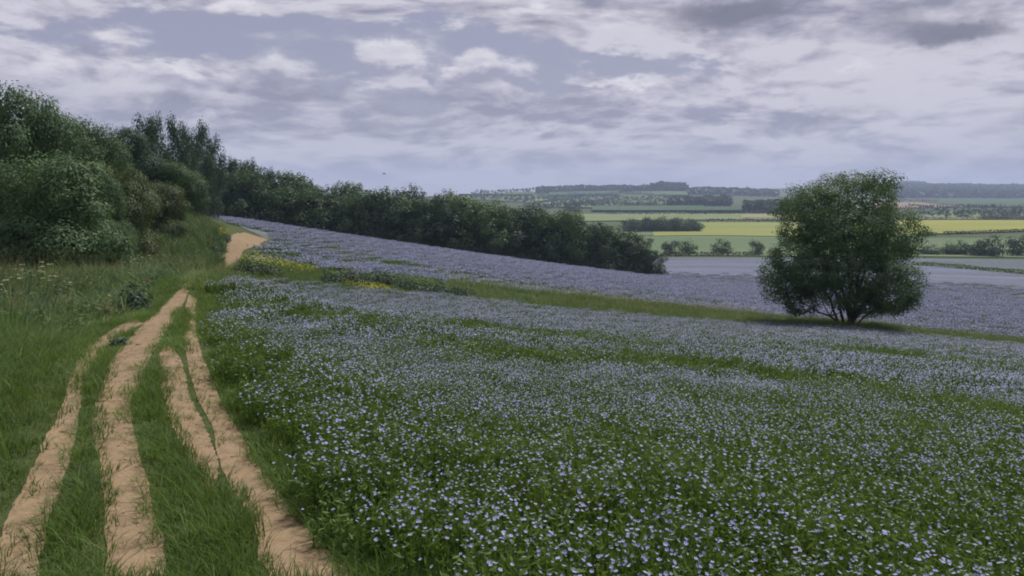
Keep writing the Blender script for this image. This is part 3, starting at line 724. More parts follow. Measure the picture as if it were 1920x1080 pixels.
def crown_mesh(name, blobs, n, leaf, seed, m, per=22, shell=.26, up=.35, spread=2.3, aspect=.6):
    r = np.random.default_rng(seed); bl = np.array(blobs, float)
    area = (bl[:, 3] * bl[:, 4] + bl[:, 3] * bl[:, 5] + bl[:, 4] * bl[:, 5]); nc = max(1, n // per)
    k = r.choice(len(bl), nc * 2, p=area / area.sum())
    d = r.normal(size=(nc * 2, 3)); d /= np.linalg.norm(d, axis=1, keepdims=True)
    rad = 1 - np.abs(r.normal(0, shell, nc * 2)); rad *= .90 + .16 * r.random(nc * 2)
    c = bl[k, :3] + d * rad[:, None] * bl[k, 3:]
    deep = np.zeros(len(c), bool)
    for b in bl: deep |= (((c - b[:3]) / b[3:]) ** 2).sum(1) < .40
    c = c[~deep][:nc]; d = d[~deep][:nc]; nc = len(c); cv = r.random(nc)
    kk = np.repeat(np.arange(nc), per); off = r.normal(size=(len(kk), 3)); off *= (r.random(len(kk)) ** .4 / np.linalg.norm(off, axis=1))[:, None] * leaf * spread * 1.5 * [1, 1, .75]
    pos = c[kk] + off
    nr = d[kk] * 1.0 + off / (leaf * spread) * .35 + r.normal(size=(len(kk), 3)) * .38 + [0, 0, up]
    V, q = flat_leaves(pos, nr, leaf, aspect, seed + 1)
    var = np.clip(.62 * cv[kk] + .38 * r.random(len(kk)), 0, 1)
    return new_mesh(name, V, [q], m, None, False, {'var': np.repeat(var, 4)}), c
def trunk_mesh(name, stems, twigs, m):
    B = Build()
    for pts, r0, r1, sides in stems + twigs: tube(B, pts, np.linspace(r0, r1, len(pts)), 0, sides)
    return B.mesh(name, [m], True)
def branching(base, targets, r0, seed, fork_h, sides=6):
    r = np.random.default_rng(seed); out = []
    for i, t in enumerate(targets):
        p = limb(base, t, seed + i, 6, .03, .06); out.append((p, r0 * r.uniform(.5, .9), r0 * .12, sides))
    return out
def blob_tree(seed, n_blob, spread, zlo, zhi, br0, br1, top_taper=.4):
    """crown lumps for a tree one metre high and about one wide"""
    r = np.random.default_rng(seed); out = []
    for i in range(n_blob):
        z = zlo + (zhi - zlo) * (i + r.random()) / n_blob; f = (z - zlo) / (zhi - zlo + 1e-6)
        w = spread * math.sqrt(max(0.05, 1 - (2 * f - .85) ** 2 * top_taper * 1.6)); a = r.random() * 6.28; d = w * math.sqrt(r.random())
        b = r.uniform(br0, br1) * (1 - .35 * f); out.append((d * math.cos(a), d * math.sin(a), z, b, b, b * r.uniform(.75, 1.1)))
    return out
def dome_tree(seed, n=24):
    # broad billowing crown, widest at mid height, rounded bumpy top
    r = np.random.default_rng(seed); out = []
    for i in range(n):
        z = r.uniform(.10, .80); w = .46 * math.sqrt(max(.02, 1 - ((z - .36) / .52) ** 2)); a = r.random() * 6.28; d = w * r.random() ** .4
        b = r.uniform(.13, .24); out.append((d * math.cos(a), d * math.sin(a), z, b, b, b * r.uniform(.55, .8)))
    return out
def wood_crown(seed, n=15):
    # wide flat-topped crown of a few big billows
    r = np.random.default_rng(seed); out = []
    for i in range(n):
        z = .14 + .62 * (i + r.random()) / n; w = .44 * (1 - abs((z - .40) / .46) ** 3.0) ** .5; a = i * 2.4 + r.normal(0, .5); d = w * r.uniform(.45, 1)
        b = r.uniform(.15, .27); out.append((d * math.cos(a), d * math.sin(a), z, b, b, b * r.uniform(.55, .8)))
    for k in range(3):
        a = k * 2.1 + r.random(); out.append((.2 * math.cos(a), .2 * math.sin(a), r.uniform(.70, .82), .2, .2, .14))
    return out
def make_tree(name, blobs, n, leaf, seed, leaf_m, trunk_r, label, cat, group=None, per=22, n_limb=7, clear=.12, **kw):
    """a tree one metre high: trunk with limbs, and crown"""
    cm, cc = crown_mesh(name + '_crown', blobs, n, leaf, seed, leaf_m, per, **kw)
    r = np.random.default_rng(seed + 5); top = max(b[2] for b in blobs)
    main = limb((0, 0, -.03), (r.normal(0, .02), r.normal(0, .02), top * .9), seed, 7, 0, .02)
    stems = [(main, trunk_r, trunk_r * .2, 7)]
    for t in cc[r.choice(len(cc), n_limb)]:
        k = r.integers(1, 5); stems.append((limb(main[k], t, int(r.integers(1e6)), 5, .05, .06), trunk_r * .5 * (1 - k * .1), trunk_r * .08, 5))
    tm = trunk_mesh(name + '_trunk', stems, [], M['bark'])
    e = empty(name, (0, 0, 0), label, cat, group)
    link('trunk', tm, e); link('crown', cm, e)
    return e
def stand(e, first, px, Y, top, width, label, cat, group=None, sink=.1, rz=None, unit_w=1.0):
    """put a one-metre tree (or a copy) where photo column px meets distance Y, as tall as its top row says"""
    a, b = px_dir(px, top); x = a * Y; z = float(H(np.array([x]), np.array([Y]))[0]) - sink
    hgt = max(.6, (CAM_H + b * Y - z) * 1.03); w = width / F * Y / unit_w
    rz = random.uniform(0, 6.28) if rz is None else rz
    if first:
        e.location = (x, Y, z); e.rotation_euler = (0, 0, rz); e.scale = (w, w, hgt); e['label'] = label; e['category'] = cat
        if group: e['group'] = group
        return e
    return copy_thing(e, (x, Y, z), rz, (w, w, hgt), label, cat, group)
class Kind:
    def __init__(s, tree): s.t = tree; s.used = False
    def put(s, *a, **k):
        o = stand(s.t, not s.used, *a, **k); s.used = True; return o

# --- thicket on the bank, left
bushA = Kind(make_tree('hawthorn_tree', dome_tree(301, 34), 46000, .0215, 301, M['hawthorn_leaf'], .022, '', 'tree', per=26))
bushB = Kind(make_tree('hawthorn_tree', dome_tree(302, 30), 40000, .0225, 302, M['hawthorn_leaf'], .022, '', 'tree', per=26))
oliveA = Kind(make_tree('elder_tree', dome_tree(303, 26), 34000, .024, 303, M['olive_leaf'], .02, '', 'tree', per=24))
darkA = Kind(make_tree('ash_tree', dome_tree(304, 28), 30000, .022, 304, M['dark_leaf'], .02, '', 'tree', per=24))
poplar = Kind(make_tree('aspen_tree', blob_tree(305, 30, .34, .10, .93, .08, .15, .3), 8000, .032, 305, M['dark_leaf'], .02, '', 'tree', per=16, up=.2))
TH = 'trees of the thicket on the grassy bank'
for K, px, Y, top, w, lab in [
    (bushA, 85, 29, 278, 265, 'big dark round hawthorn standing lowest on the grassy bank at the picture edge'),
    (bushB, -75, 30, 262, 260, 'hawthorn cut by the picture edge beside the big dark round one'),
    (bushB, 18, 38, 160, 210, 'tallest rounded tree rising behind the big dark hawthorn, its top highest of all'),
    (bushA, 112, 43, 186, 130, 'tree with a bumpy pointed top, next right of the tallest rounded crown'),
    (bushB, 168, 45, 222, 130, 'dark green tree whose top slopes down from the bumpy pointed one'),
    (oliveA, 218, 42, 292, 150, 'olive brown bush bulging in front of the taller dark thicket trees'),
    (oliveA, 288, 52, 330, 110, 'lower olive green bush nearest to the far flax field on the bank'),
    (bushA, 172, 38, 318, 110, 'mid green bush between the big round hawthorn and the olive brown one'),
    (darkA, 232, 62, 232, 120, 'dark tree at the start of the tall spiky tops above the olive bush'),
    (bushB, 320, 64, 300, 110, 'dense green tree just above the top corner of the far flax field'),
    (bushA, -20, 46, 190, 200, 'tree half out of the picture behind the tallest rounded crown'),
    (bushA, 215, 36, 408, 62, 'small dark bush at the foot of the olive brown one in the grass')]:
    K.put(px, Y, top, w, lab, 'tree', TH, sink=.25)
AS = 'tall aspens above the thicket'
for px, Y, top, w, lab in [(268, 78, 226, 86, 'feathery tall aspen, first of the dark tops on the skyline'), (291, 84, 222, 62, 'feathery tall aspen, second of the dark tops on the skyline'),
                           (326, 88, 228, 70, 'feathery tall aspen just right of a notch in the dark tops'), (346, 92, 240, 56, 'feathery tall aspen beside the see-through one'),
                           (374, 104, 238, 76, 'loose aspen with see-through top standing near the end of the dark tops'), (402, 118, 262, 58, 'thin aspen standing last where the skyline drops to the wood')]:
    poplar.put(px, Y, top, w, lab, 'tree', AS, sink=.3)

# --- wood along the top of the far flax field
WT = [Kind(make_tree('woodland_tree', wood_crown(320 + k), 8000, .040, 320 + k, M['wood_leaf'], .02, '', 'tree', per=18, n_limb=5, spread=1.5)) for k in range(5)]
WD = [Kind(make_tree('woodland_tree', wood_crown(330 + k), 7600, .040, 330 + k, M['dark_leaf'], .02, '', 'tree', per=18, n_limb=5, spread=1.5)) for k in range(2)]
WG = 'trees of the wood behind the far flax field'
tops_x = [340, 400, 430, 470, 520, 600, 680, 720, 760, 850, 900, 1000, 1060, 1100, 1150, 1200, 1235]
tops_y = [290, 290, 304, 308, 320, 336, 341, 350, 351, 357, 365, 384, 393, 402, 424, 448, 480]
def wood_Y(px): return float(np.interp(px, wood_px[:, 0], WOOD[:, 1]))
SEG = [(480, 'beside the aspens'), (640, 'above the long yellow patch'), (800, 'above the small yellow patch'), (950, 'in its middle'), (1090, 'where its low half begins'), (9999, 'near its low end')]
def wood_label(row, px, K):
    where = next(t for x, t in SEG if px < x)
    return ('dark' if K in WD else 'bright green') + (' front tree of the wood ' if row else ' back crown of the wood ') + where
px = 372.0
while px < 1205:
    Y = wood_Y(px) + 2.5; dpx = 4.6 / Y * F; top = float(np.interp(px, tops_x, tops_y)) + random.choice((4, 10, 18, 28)) + random.uniform(-5, 5)
    if px > 1120: top = float(np.interp(px, tops_x, tops_y)) + random.uniform(0, 10)
    K = random.choice(WT + WD) if px < 1120 else random.choice(WD + WT[:1]); q_ = px + random.uniform(-8, 8)
    K.put(q_, Y + random.uniform(-.4, 2), top, 9.0 / Y * F * random.uniform(.75, 1.35), wood_label(1, q_, K), 'tree', WG, sink=.4)
    px += dpx * random.uniform(.8, 1.2)
px = 350.0; up_ = 0
while px < 1165:
    Y = wood_Y(px) + 9.0; up_ = 1 - up_; top = float(np.interp(px, tops_x, tops_y)) + (random.uniform(-10, -2) if up_ else random.uniform(4, 16))
    K = random.choice(WT + WT + WD[:1]); w = 9.5 / Y * F * random.uniform(.75, 1.25)
    K.put(px, Y + random.uniform(-2, 3), top, w, wood_label(0, px, K), 'tree', WG, sink=.4)
    px += 4.8 / Y * F * random.uniform(.75, 1.3)
WD[0].put(1222, wood_Y(1222) + 2.5, 462, 58, 'dark tree that ends the wood at its lowest corner', 'tree', WG, sink=.4)
WT[1].put(1182, wood_Y(1182) + 9, 432, 70, 'bright green tree above the dark last trees of the wood', 'tree', WG, sink=.4)
for px, top, w in [(432, 300, 40), (470, 303, 44), (505, 320, 40)]:
    poplar.put(px, wood_Y(px) + 9, top, w, {432: 'leftmost', 470: 'middle', 505: 'rightmost'}[px] + ' of three thin pointed treetops at the upper end of the wood', 'tree', 'thin tops of the wood', sink=.4)
by_label = {}
for o in scene.objects:
    if o.get('group') == WG: by_label.setdefault(o['label'], []).append(o)
for lab, lst in by_label.items():
    if len(lst) < 2: continue
    lst.sort(key=lambda o: o.location.x / o.location.y)
    names = {2: ['left of two', 'right of two'], 3: ['left of three', 'middle of three', 'right of three']}.get(len(lst)) or ['number %s from the left' % w_ for w_ in ('one', 'two', 'three', 'four', 'five', 'six', 'seven', 'eight')[:len(lst)]]
    for o, w_ in zip(lst, names): o['label'] = lab + ', ' + w_
# undergrowth that closes the foot of the wood
def brush_proto(name, m, seed, n=260, leaf=.22):
    me, _ = crown_mesh(name, [(0, 0, .45, .7, .7, .5), (.4, .2, .3, .5, .5, .35), (-.4, -.1, .35, .5, .5, .4)], n, leaf, seed, m, per=12, shell=.35)
    return proto(name, me)
BR = [brush_proto('brush', M['dark_leaf'], 350 + k) for k in range(3)]
t = np.linspace(0, 1, 150); seg = np.concatenate([[0], np.cumsum(np.hypot(*np.diff(WOOD, axis=0).T))]); seg /= seg[-1]
q = np.stack([np.interp(t, seg, WOOD[:, c]) for c in (0, 1)], 1); q = np.concatenate([q + [0, .8], q + [0, 2.4]]) + rng.normal(0, .5, (300, 2))
o = place('undergrowth', q, BR, 1.2, 2.1, .2)

# --- lone tree
LY = 50.0; lb = g1(1590, 619); LX, LY = float(lb[0]), float(lb[1]); LZ = float(H(np.array([LX]), np.array([LY]))[0])
mpp = LY / F
LB = []
rr = np.random.default_rng(77)
for cx, cy, rx, rz in [(1520, 378, 56, 42), (1478, 388, 34, 26), (1590, 375, 70, 52), (1606, 342, 40, 26), (1645, 385, 48, 52), (1540, 400, 60, 44), (1560, 430, 80, 44), (1625, 440, 66, 56), (1660, 465, 40, 56), (1500, 432, 44, 30), (1466, 478, 46, 36), (1500, 500, 60, 44), (1565, 500, 70, 50),
                       (1640, 520, 60, 48), (1678, 522, 34, 42), (1668, 566, 38, 36), (1474, 540, 44, 42), (1515, 570, 42, 30), (1645, 580, 40, 26), (1452, 512, 30, 34), (1555, 352, 46, 28), (1450, 396, 16, 10), (1590, 515, 60, 40), (1545, 540, 50, 36), (1650, 545, 50, 40), (1500, 520, 50, 40), (1600, 562, 44, 20), (1560, 455, 60, 40), (1650, 430, 50, 50)]:
    for q_ in range(2):
        dyo = rr.uniform(-.8, .8) * 3.2 * math.sqrt(max(.05, 1 - ((cx - 1575) / 160) ** 2))
        LB.append(((cx - 1590) * mpp + rr.normal(0, .15), dyo, (619 - cy) * mpp * 1.01, rx * mpp * .92, rx * mpp * .8, rz * mpp * .92))
lone = empty('lone_tree', (LX, LY, LZ - .05), 'single full round tree standing alone in the strip between the flax fields', 'tree')
cm, cc = crown_mesh('lone_tree_crown', LB, 112000, .130, 401, M['lone_leaf'], per=30, shell=.30, spread=2.2, aspect=.55)
stems = []
for i, (tx, tz, ty) in enumerate([(1478, 470, 0.8), (1462, 548, -.6), (1530, 400, .5), (1560, 350, -1), (1606, 325, .2), (1650, 380, 1), (1684, 480, -.5), (1690, 560, .6), (1620, 420, -2), (1540, 460, 2.2), (1640, 500, -2.2)]):
    tgt = ((tx - 1590) * mpp, ty, (619 - tz) * mpp); b0 = ((rr.random() - .5) * .9, (rr.random() - .5) * .4, -.1)
    kn = (tgt[0] * .30, tgt[1] * .35, tgt[2] * .42); pts = limb(b0, kn, 500 + i, 4, 0, .03)[:-1] + limb(kn, tgt, 600 + i, 5, 0, .05)
    stems.append((pts, rr.uniform(.08, .14), .02, 7))
    for j in range(6):
        st = np.array(pts[rr.integers(3, len(pts))]); near_c = cc[np.argsort(((cc - st) ** 2).sum(1))[rr.integers(5, 120)]]
        stems.append((limb(st, near_c, 700 + i * 9 + j, 4, .03, .06), .045, .01, 5))
link('trunk', trunk_mesh('lone_tree_trunk', stems, [], M['bark']), lone); link('crown', cm, lone)

# ------------------------------------------------------------------ valley: fields
def both(y0, y1, x0, x1): return [(x0, y0), (x1, y0)], [(x0, y1), (x1, y1)]
drape('flax_field', np.array([[28, 151.], [48, 150], [80, 128], [110, 118]]), np.concatenate([[(18, 290)], fe[[0, 1, 3]]]), .10, M['flax_far_ground'], 80, 40, pixel=False)
_near = ground([520, 600, 700, 1000, 1300, 1600, 1960], [462, 476, 492, 536, 572, 596, 618]); _far = np.concatenate([WOOD + [0, .5], [[48, 160], [95, 160], [120, 150]]])
drape('flax_field', _near, _far, .05, M['flax_ground'], 120, 40, pixel=False)
drape('wheat_field', [(1080, 478), (2250, 486)], [(1080, 446), (2250, 450)], .3, M['wheat_green'], 60, 12)
drape('wheat_field', [(1080, 445.5), (1720, 445.5)], [(1080, 436), (1720, 441)], .5, M['wheat_green'], 40, 8)
drape('rapeseed_field', [(1225, 444), (1500, 445)], [(1225, 419), (1500, 418)], .6, M['rapeseed_pale'], 40, 10)
drape('rapeseed_field', [(1600, 443), (1760, 440), (1960, 434), (2250, 428)], [(1600, 415), (1760, 414), (1960, 414), (2250, 414)], .8, M['rapeseed'], 50, 10)
drape('pasture', [(1080, 416), (1700, 413.5)], [(1080, 402), (1700, 402)], .9, M['pale_green'], 40, 8)
drape('barley_field', [(1390, 410), (1500, 410)], [(1390, 404), (1500, 404)], 1.3, M['tan_crop'], 12, 6)
drape('pasture', [(1640, 413), (2250, 413)], [(1640, 398), (2250, 400)], 1.0, M['pale_green'], 40, 8)
drape('ploughed_field', [(1640, 391), (1720, 391), (1812, 389.5)], [(1640, 380), (1720, 381), (1812, 388)], 2.0, M['plough'], 30, 8)
drape('pasture', [(1740, 381), (1815, 389.5), (2250, 394)], [(1740, 378), (1815, 374), (2250, 374)], 2.4, M['dark_pasture'], 40, 8)
for ng_, (x0, x1, a0, a1, b0, b1, m) in enumerate([(870, 1080, 375, 384, 368, 372, 'pasture'), (985, 1170, 388, 392, 374, 372, 'pale_green'), (1090, 1250, 384, 386, 372, 369, 'pasture'), (1110, 1320, 398, 398, 388, 388, 'dark_pasture'), (1165, 1290, 371, 368, 363, 360, 'pasture'),
                                                   (1290, 1430, 400, 399, 391, 392, 'dark_pasture'), (860, 1000, 367, 366, 362, 361, 'pasture'), (1030, 1160, 369, 367, 362, 360, 'dark_pasture')]):
    drape('hill_pasture', [(x0, a0), (x1, a1)], [(x0, b0), (x1, b1)], 2.0 + .4 * ng_, M[m], 30, 8)

# ------------------------------------------------------------------ hedges, hedgerow trees, far woods
def hedge(label, pts, height, width, off=0.0, dens=1.0, leaf=None, m='far_leaf', cat='hedge', group='hedgerows of the valley', pixel=True, name='hedge'):
    pts = np.array(pts, float); w = ground(pts[:, 0], pts[:, 1]) if pixel else pts
    d = np.concatenate([[0], np.cumsum(np.hypot(*np.diff(w, axis=0).T))]); L = d[-1]
    leaf = leaf or height * .32
    n = int(np.clip(L / leaf * 7 * dens, 60, 5200)); s = rng.random(n) * L
    c = np.stack([np.interp(s, d, w[:, 0]), np.interp(s, d, w[:, 1])], 1)
    hgt = height * (.55 + .9 * fbm(s / (height * 3.0), 0 * s + .3, int(rng.integers(1000))))
    zrel = 1 - rng.random(n) ** 1.6
    c += rng.normal(0, width * .3, (n, 2))
    z = H(c[:, 0], c[:, 1]) + zrel * hgt
    V, q = flat_leaves(np.column_stack([c, z]), rng.normal(size=(n, 3)) + [0, -.3, .5], leaf * 1.3, .75, int(rng.integers(1e6)))
    o0 = V.mean(0); me = new_mesh(name, V - o0, [q], M[m], None, False, {'var': np.repeat(rng.random(n), 4)})
    return tag(link(name, me, None, o0), label, cat, group)
hedge('dark hedge edging the green wheat between the wood and the lone tree', [(1242, 481), (1330, 480), (1430, 480)], 1.5, 1.2, dens=1.6)
hedge('dark hedge along the near edge of the green wheat, right of the lone tree', [(1690, 477), (1760, 477), (1850, 476), (1950, 476)], 1.7, 1.2, dens=1.6)
hedge('dark green rough strip cutting across the flax right of the lone tree', [(1712, 497), (1780, 502), (1850, 508), (1960, 518)], 1.1, 2.2, dens=2.2, m='margin_grass', cat='grass strip', group=None, name='grass_strip')
hedge('hedge slanting along the near edge of the bright yellow rapeseed field', [(1766, 441), (1850, 438), (1960, 433)], 2.0, 1.5)
hedge('short dark stub of hedge at the corner of the bright yellow rapeseed field', [(1731, 442), (1757, 443)], 2.0, 1.6, dens=2)
hedge('hedge along the far edge of the bright yellow rapeseed field', [(1680, 413), (1780, 412), (1900, 413), (1960, 413)], 3.0, 3, dens=.8)
hedge('hedge along the far edge of the pale yellow field left of the lone tree', [(1320, 417), (1420, 417), (1470, 416.5)], 3.0, 3, dens=.8)
hedge('hedge behind the pale strip of pasture beyond the yellow fields', [(1130, 403), (1300, 403), (1460, 402)], 4, 4, dens=.8)
hedge('dark hedge under the brown ploughed field right of the lone tree', [(1690, 393), (1760, 393), (1830, 394), (1950, 397)], 8, 7)
hedge('hedge along the top of the brown ploughed field', [(1680, 379), (1760, 379)], 6, 6)
hedge('hedge climbing the far hill below its wooded crest', [(985, 388), (1030, 380), (1090, 372)], 6, 6)
hedge('hedge crossing the far hill above the small valley wood', [(1000, 392), (1110, 389), (1230, 388)], 9, 8, dens=1.3)
hedge('hedge line high on the far hill between two pastures', [(1060, 369), (1160, 366), (1260, 371)], 8, 8)
hedge('hedge running down the far hill left of the dark plantation', [(1080, 388), (1130, 380), (1160, 372)], 7, 7)
def far_wood(name, poly, n, leaf, h, m='far_leaf', top=None):
    """a far-off wood that reads as one mass"""
    P = np.array(poly, float); w = ground(P[:, 0], P[:, 1]); lo, hi = w.min(0), w.max(0)
    c = rng.uniform(lo, hi, (n * 6, 2)); c = c[in_poly(c, w)][:n]; n_ = len(c)
    cell = fbm(c[:, 0] / (h * 1.1), c[:, 1] / (h * 3), int(rng.integers(900)), 3)
    z = H(c[:, 0], c[:, 1]) + h * (.45 + .9 * cell) * (1 - rng.random(n_) ** 2.2 * .8)
    V, q = flat_leaves(np.column_stack([c, z]), rng.normal(size=(n_, 3)) + [0, -.3, .6], leaf, .8, int(rng.integers(1e6)))
    return tag(link(name, new_mesh(name, V, [q], M[m], None, False, {'var': np.repeat(rng.random(n_), 4)})), kind='stuff')
far_wood('far_wood', [(885, 366.5), (950, 365.5), (1000, 364.5), (1000, 362), (950, 362.6), (885, 364)], 2600, 8, 15)
far_wood('far_wood', [(1005, 363.5), (1100, 361.5), (1210, 359.5), (1290, 360.5), (1290, 357.8), (1210, 357), (1100, 358.6), (1005, 361)], 6000, 9, 17)
far_wood('far_wood', [(1220, 360), (1285, 361), (1285, 356), (1220, 356)], 2600, 9, 22)
far_wood('far_wood', [(1290, 366), (1460, 370), (1460, 362), (1290, 360.5)], 5500, 10, 14)
far_wood('far_wood', [(1250, 388.5), (1372, 388.5), (1368, 383.5), (1262, 383.5)], 3000, 9, 15)
far_wood('far_wood', [(1395, 400), (1480, 399), (1480, 395), (1395, 395.5)], 2600, 8, 13)
far_wood('far_wood', [(1690, 347), (1735, 347), (1730, 344.5), (1690, 344.5)], 1600, 16, 12)
far_wood('far_wood', [(1660, 372), (1960, 372), (1960, 352), (1740, 351), (1660, 350)], 13000, 20, 15)
far_wood('far_scrub', [(1680, 409), (1960, 408), (1960, 399), (1680, 402)], 700, 4, 6)
far_wood('far_scrub', [(1080, 388), (1250, 386), (1250, 372), (1020, 376)], 420, 7, 9)
far_wood('far_scrub', [(880, 380), (1060, 384), (1060, 370), (880, 368)], 300, 7, 9)

FT = [Kind(make_tree('valley_tree', dome_tree(420 + k, 14), 1500, .085, 420 + k, M['far_leaf'], .03, '', 'tree', per=12, n_limb=4)) for k in range(2)]
PT = Kind(make_tree('valley_tree', dome_tree(425, 14), 1400, .085, 425, M['wood_leaf'], .03, '', 'tree', per=12, n_limb=4))
VG = 'single trees along the valley hedges'
def valley(K, px, base, top, w, label, group=VG):
    Y = float(g1(px, base)[1]); K.put(px, Y, top, w, label, 'tree', group, sink=.3)
valley(FT[0], 1260, 478, 450, 30, 'small round dark tree on the hedge just right of the wood')
valley(PT, 1290, 477, 446, 30, 'small pale green tree beside the round dark one on the valley hedge')
valley(FT[1], 1354, 476, 446, 32, 'small green tree alone on the valley hedge left of the lone tree')
valley(FT[0], 1417, 478, 450, 24, 'dark little tree touching the left side of the lone tree')
valley(FT[1], 1747, 478, 456, 28, 'low grey-green bushy tree on the hedge right of the lone tree')
valley(PT, 1783, 478, 450, 30, 'pale dull tree between the low bushy one and the big dark pair')
valley(FT[1], 1803, 478, 448, 22, 'small dull tree leaning on the pale one before the big dark pair')
valley(FT[0], 1836, 480, 450, 34, 'left and lower one of the big dark pair on the valley hedge')
valley(FT[1], 1862, 481, 438, 42, 'right and taller one of the big dark pair on the valley hedge')
valley(FT[0], 1915, 480, 440, 36, 'big dark valley tree cut by the picture edge')
valley(FT[1], 1880, 412, 393, 34, 'dark tree clump above the far edge of the bright yellow field')
valley(FT[0], 1848, 412, 401, 22, 'small tree left of the dark clump above the bright yellow field')
valley(FT[0], 1912, 412, 402, 28, 'low tree right of the dark clump above the bright yellow field')
valley(FT[1], 1077, 398, 374, 24, 'dark single tree standing up from the far slope above the wood')
SW = 'trees of the small valley wood'
for k, (px, top, w) in enumerate([(1178, 412, 20), (1192, 410, 22), (1206, 408, 22), (1220, 407, 22), (1234, 409, 20), (1248, 406, 22), (1262, 408, 22), (1276, 407, 20), (1290, 410, 20), (1303, 413, 20), (1185, 408, 20), (1213, 405, 20), (1241, 404, 22), (1269, 405, 20), (1296, 408, 18)]):
    valley((FT[0], FT[1], PT)[k % 3 if k < 10 else 1], px, 435 - (3 if k > 9 else 0), top, w * 1.3, (('leftmost', 'second', 'third', 'fourth', 'fifth', 'sixth', 'seventh', 'eighth', 'ninth', 'rightmost')[k] + ' tree from the left in the front row of the small valley wood' if k < 10 else ('leftmost', 'second', 'third', 'fourth', 'rightmost')[k - 10] + ' tree from the left in the back row of the small valley wood'), SW)

# ------------------------------------------------------------------ plants on the bank and in the margin
def umbel_plant(seed, h):
    r = np.random.default_rng(seed); B = Build()
    for i in range(11):
        e = (r.normal(0, .2), r.normal(0, .2), h * r.uniform(.6, 1.05)); pts = limb((r.normal(0, .03), r.normal(0, .03), 0), e, seed + i, 4, 0, .04); tube(B, pts, np.linspace(.006, .003, 4), 0, 4)
        k = 18; a = r.random(k) * 6.28; d = .05 * np.sqrt(r.random(k)); c = np.stack([e[0] + d * np.cos(a), e[1] + d * np.sin(a), e[2] + .015 - d * .15], 1)
        lv, lq = flat_leaves(c, r.normal(size=(k, 3)) * .5 + [0, 0, 1], .026, .9, seed + i); B.add(lv, [lq], 1, r.random(len(lv)))
    n = 60; c = np.stack([r.normal(0, .14, n), r.normal(0, .14, n), r.uniform(.05, h * .55, n)], 1); lv, lq = flat_leaves(c, r.normal(size=(n, 3)) + [0, 0, .5], .11, .4, seed + 40); B.add(lv, [lq], 0, np.repeat(r.random(n), 4))
    return B
def thing_plant(name, B, mats, px, py, label, cat, group=None, s=1.0):
    w = g1(px, py); z = float(H(w[:1], w[1:])[0])
    o = link(name, B.mesh(name, mats), None, (w[0], w[1], z - .02)); o.scale = (s, s, s); o.rotation_euler = (0, 0, random.uniform(0, 6.28))
    return tag(o, label, cat, group)
for k, (px, py, lab) in enumerate([(76, 556, 'white-flowered cow parsley, broadest on the bank under the big hawthorn'), (112, 572, 'white-flowered cow parsley just below the broadest one on the bank'), (20, 572, 'white-flowered cow parsley near the picture edge on the bank'),
                                   (4, 556, 'white-flowered cow parsley cut by the picture edge'), (255, 520, 'small white cow parsley up the bank below the small dark bush'), (292, 505, 'pale flowering stalks on the bank close to the path bend'), (330, 470, 'creamy flowering weeds high on the bank near the far path'), (2, 595, 'lowest white cow parsley at the picture edge')]):
    thing_plant('cow_parsley', umbel_plant(800 + k * 20, .75), [M['bank_grass'], M['white_petal']], px, py, lab, 'wildflower', 'cow parsley on the bank', 1.0 + .2 * (k == 0))
def leafy_bush(seed, w, h, n, leaf, mi=0, flowers=0):
    r = np.random.default_rng(seed); B = Build()
    for i in range(7): tube(B, limb((0, 0, 0), (r.normal(0, w * .4), r.normal(0, w * .4), h * .8), seed + i, 4), np.linspace(.012, .004, 4), 0, 4)
    d = r.normal(size=(n, 3)); d /= np.linalg.norm(d, axis=1, keepdims=True); d[:, 2] = np.abs(d[:, 2]); c = d * r.uniform(.5, 1, n)[:, None] * [w, w, h] * (1 + .25 * np.sin(d[:, :1] * 7 + d[:, 1:2] * 5))
    lv, lq = flat_leaves(c, d + r.normal(size=(n, 3)) * .5 + [0, 0, .3], leaf, .5, seed); B.add(lv, [lq], 0, np.repeat(r.random(n), 4))
    if flowers:
        k = r.choice(n, flowers); lv, lq = flat_leaves(c[k] * 1.06 + [0, 0, .02], r.normal(size=(flowers, 3)) * .4 + [0, 0, 1], .07, .9, seed + 3); B.add(lv, [lq], 1, r.random(len(lv)))
    return B
thing_plant('leafy_bush', leafy_bush(900, .40, .62, 800, .10), [M['dark_leaf']], 254, 588, 'dark leafy clump at the edge of the track below the bank', 'bush')
thing_plant('leafy_bush', leafy_bush(901, .13, .16, 260, .05), [M['dark_leaf']], 222, 650, 'small dark tuft between the two wheel ruts where they join', 'bush')
thing_plant('flowering_bush', leafy_bush(902, .55, .8, 700, .09, 0, 260), [M['bank_grass'], M['yellow_petal']], -2, 545, 'yellow flowering bush cut by the picture edge below the hawthorn', 'bush')
for k, (px, py, w, h, lab) in enumerate([(620, 536, 1.1, .8, 'low dark shrub first in the row along the field strip'), (655, 538, 1.2, .9, 'low dark shrub second in the row along the field strip'), (700, 541, 1.3, 1.0, 'tallest low dark shrub, just above the small yellow patch'),
                                         (735, 544, 1.3, 1.1, 'low dark shrub right of the tallest in the row along the strip'), (775, 551, 1.3, .8, 'low dark shrub after the yellow patch on the field strip'), (820, 556, 1.3, .75, 'low dark shrub next to last in the row along the strip'), (865, 561, 1.0, .7, 'last low dark shrub in the row, where the strip turns pale'),
                                         (470, 520, 1.0, .8, 'dark green shrub under the yellow flowers beside the path'), (500, 524, .9, .7, 'second dark green shrub under the yellow flowers')]):
    thing_plant('low_shrub', leafy_bush(910 + k, w, h * 1.15, 1500, .16), [M['dark_leaf']], px, py, lab, 'shrub', 'low shrubs on the field strip')
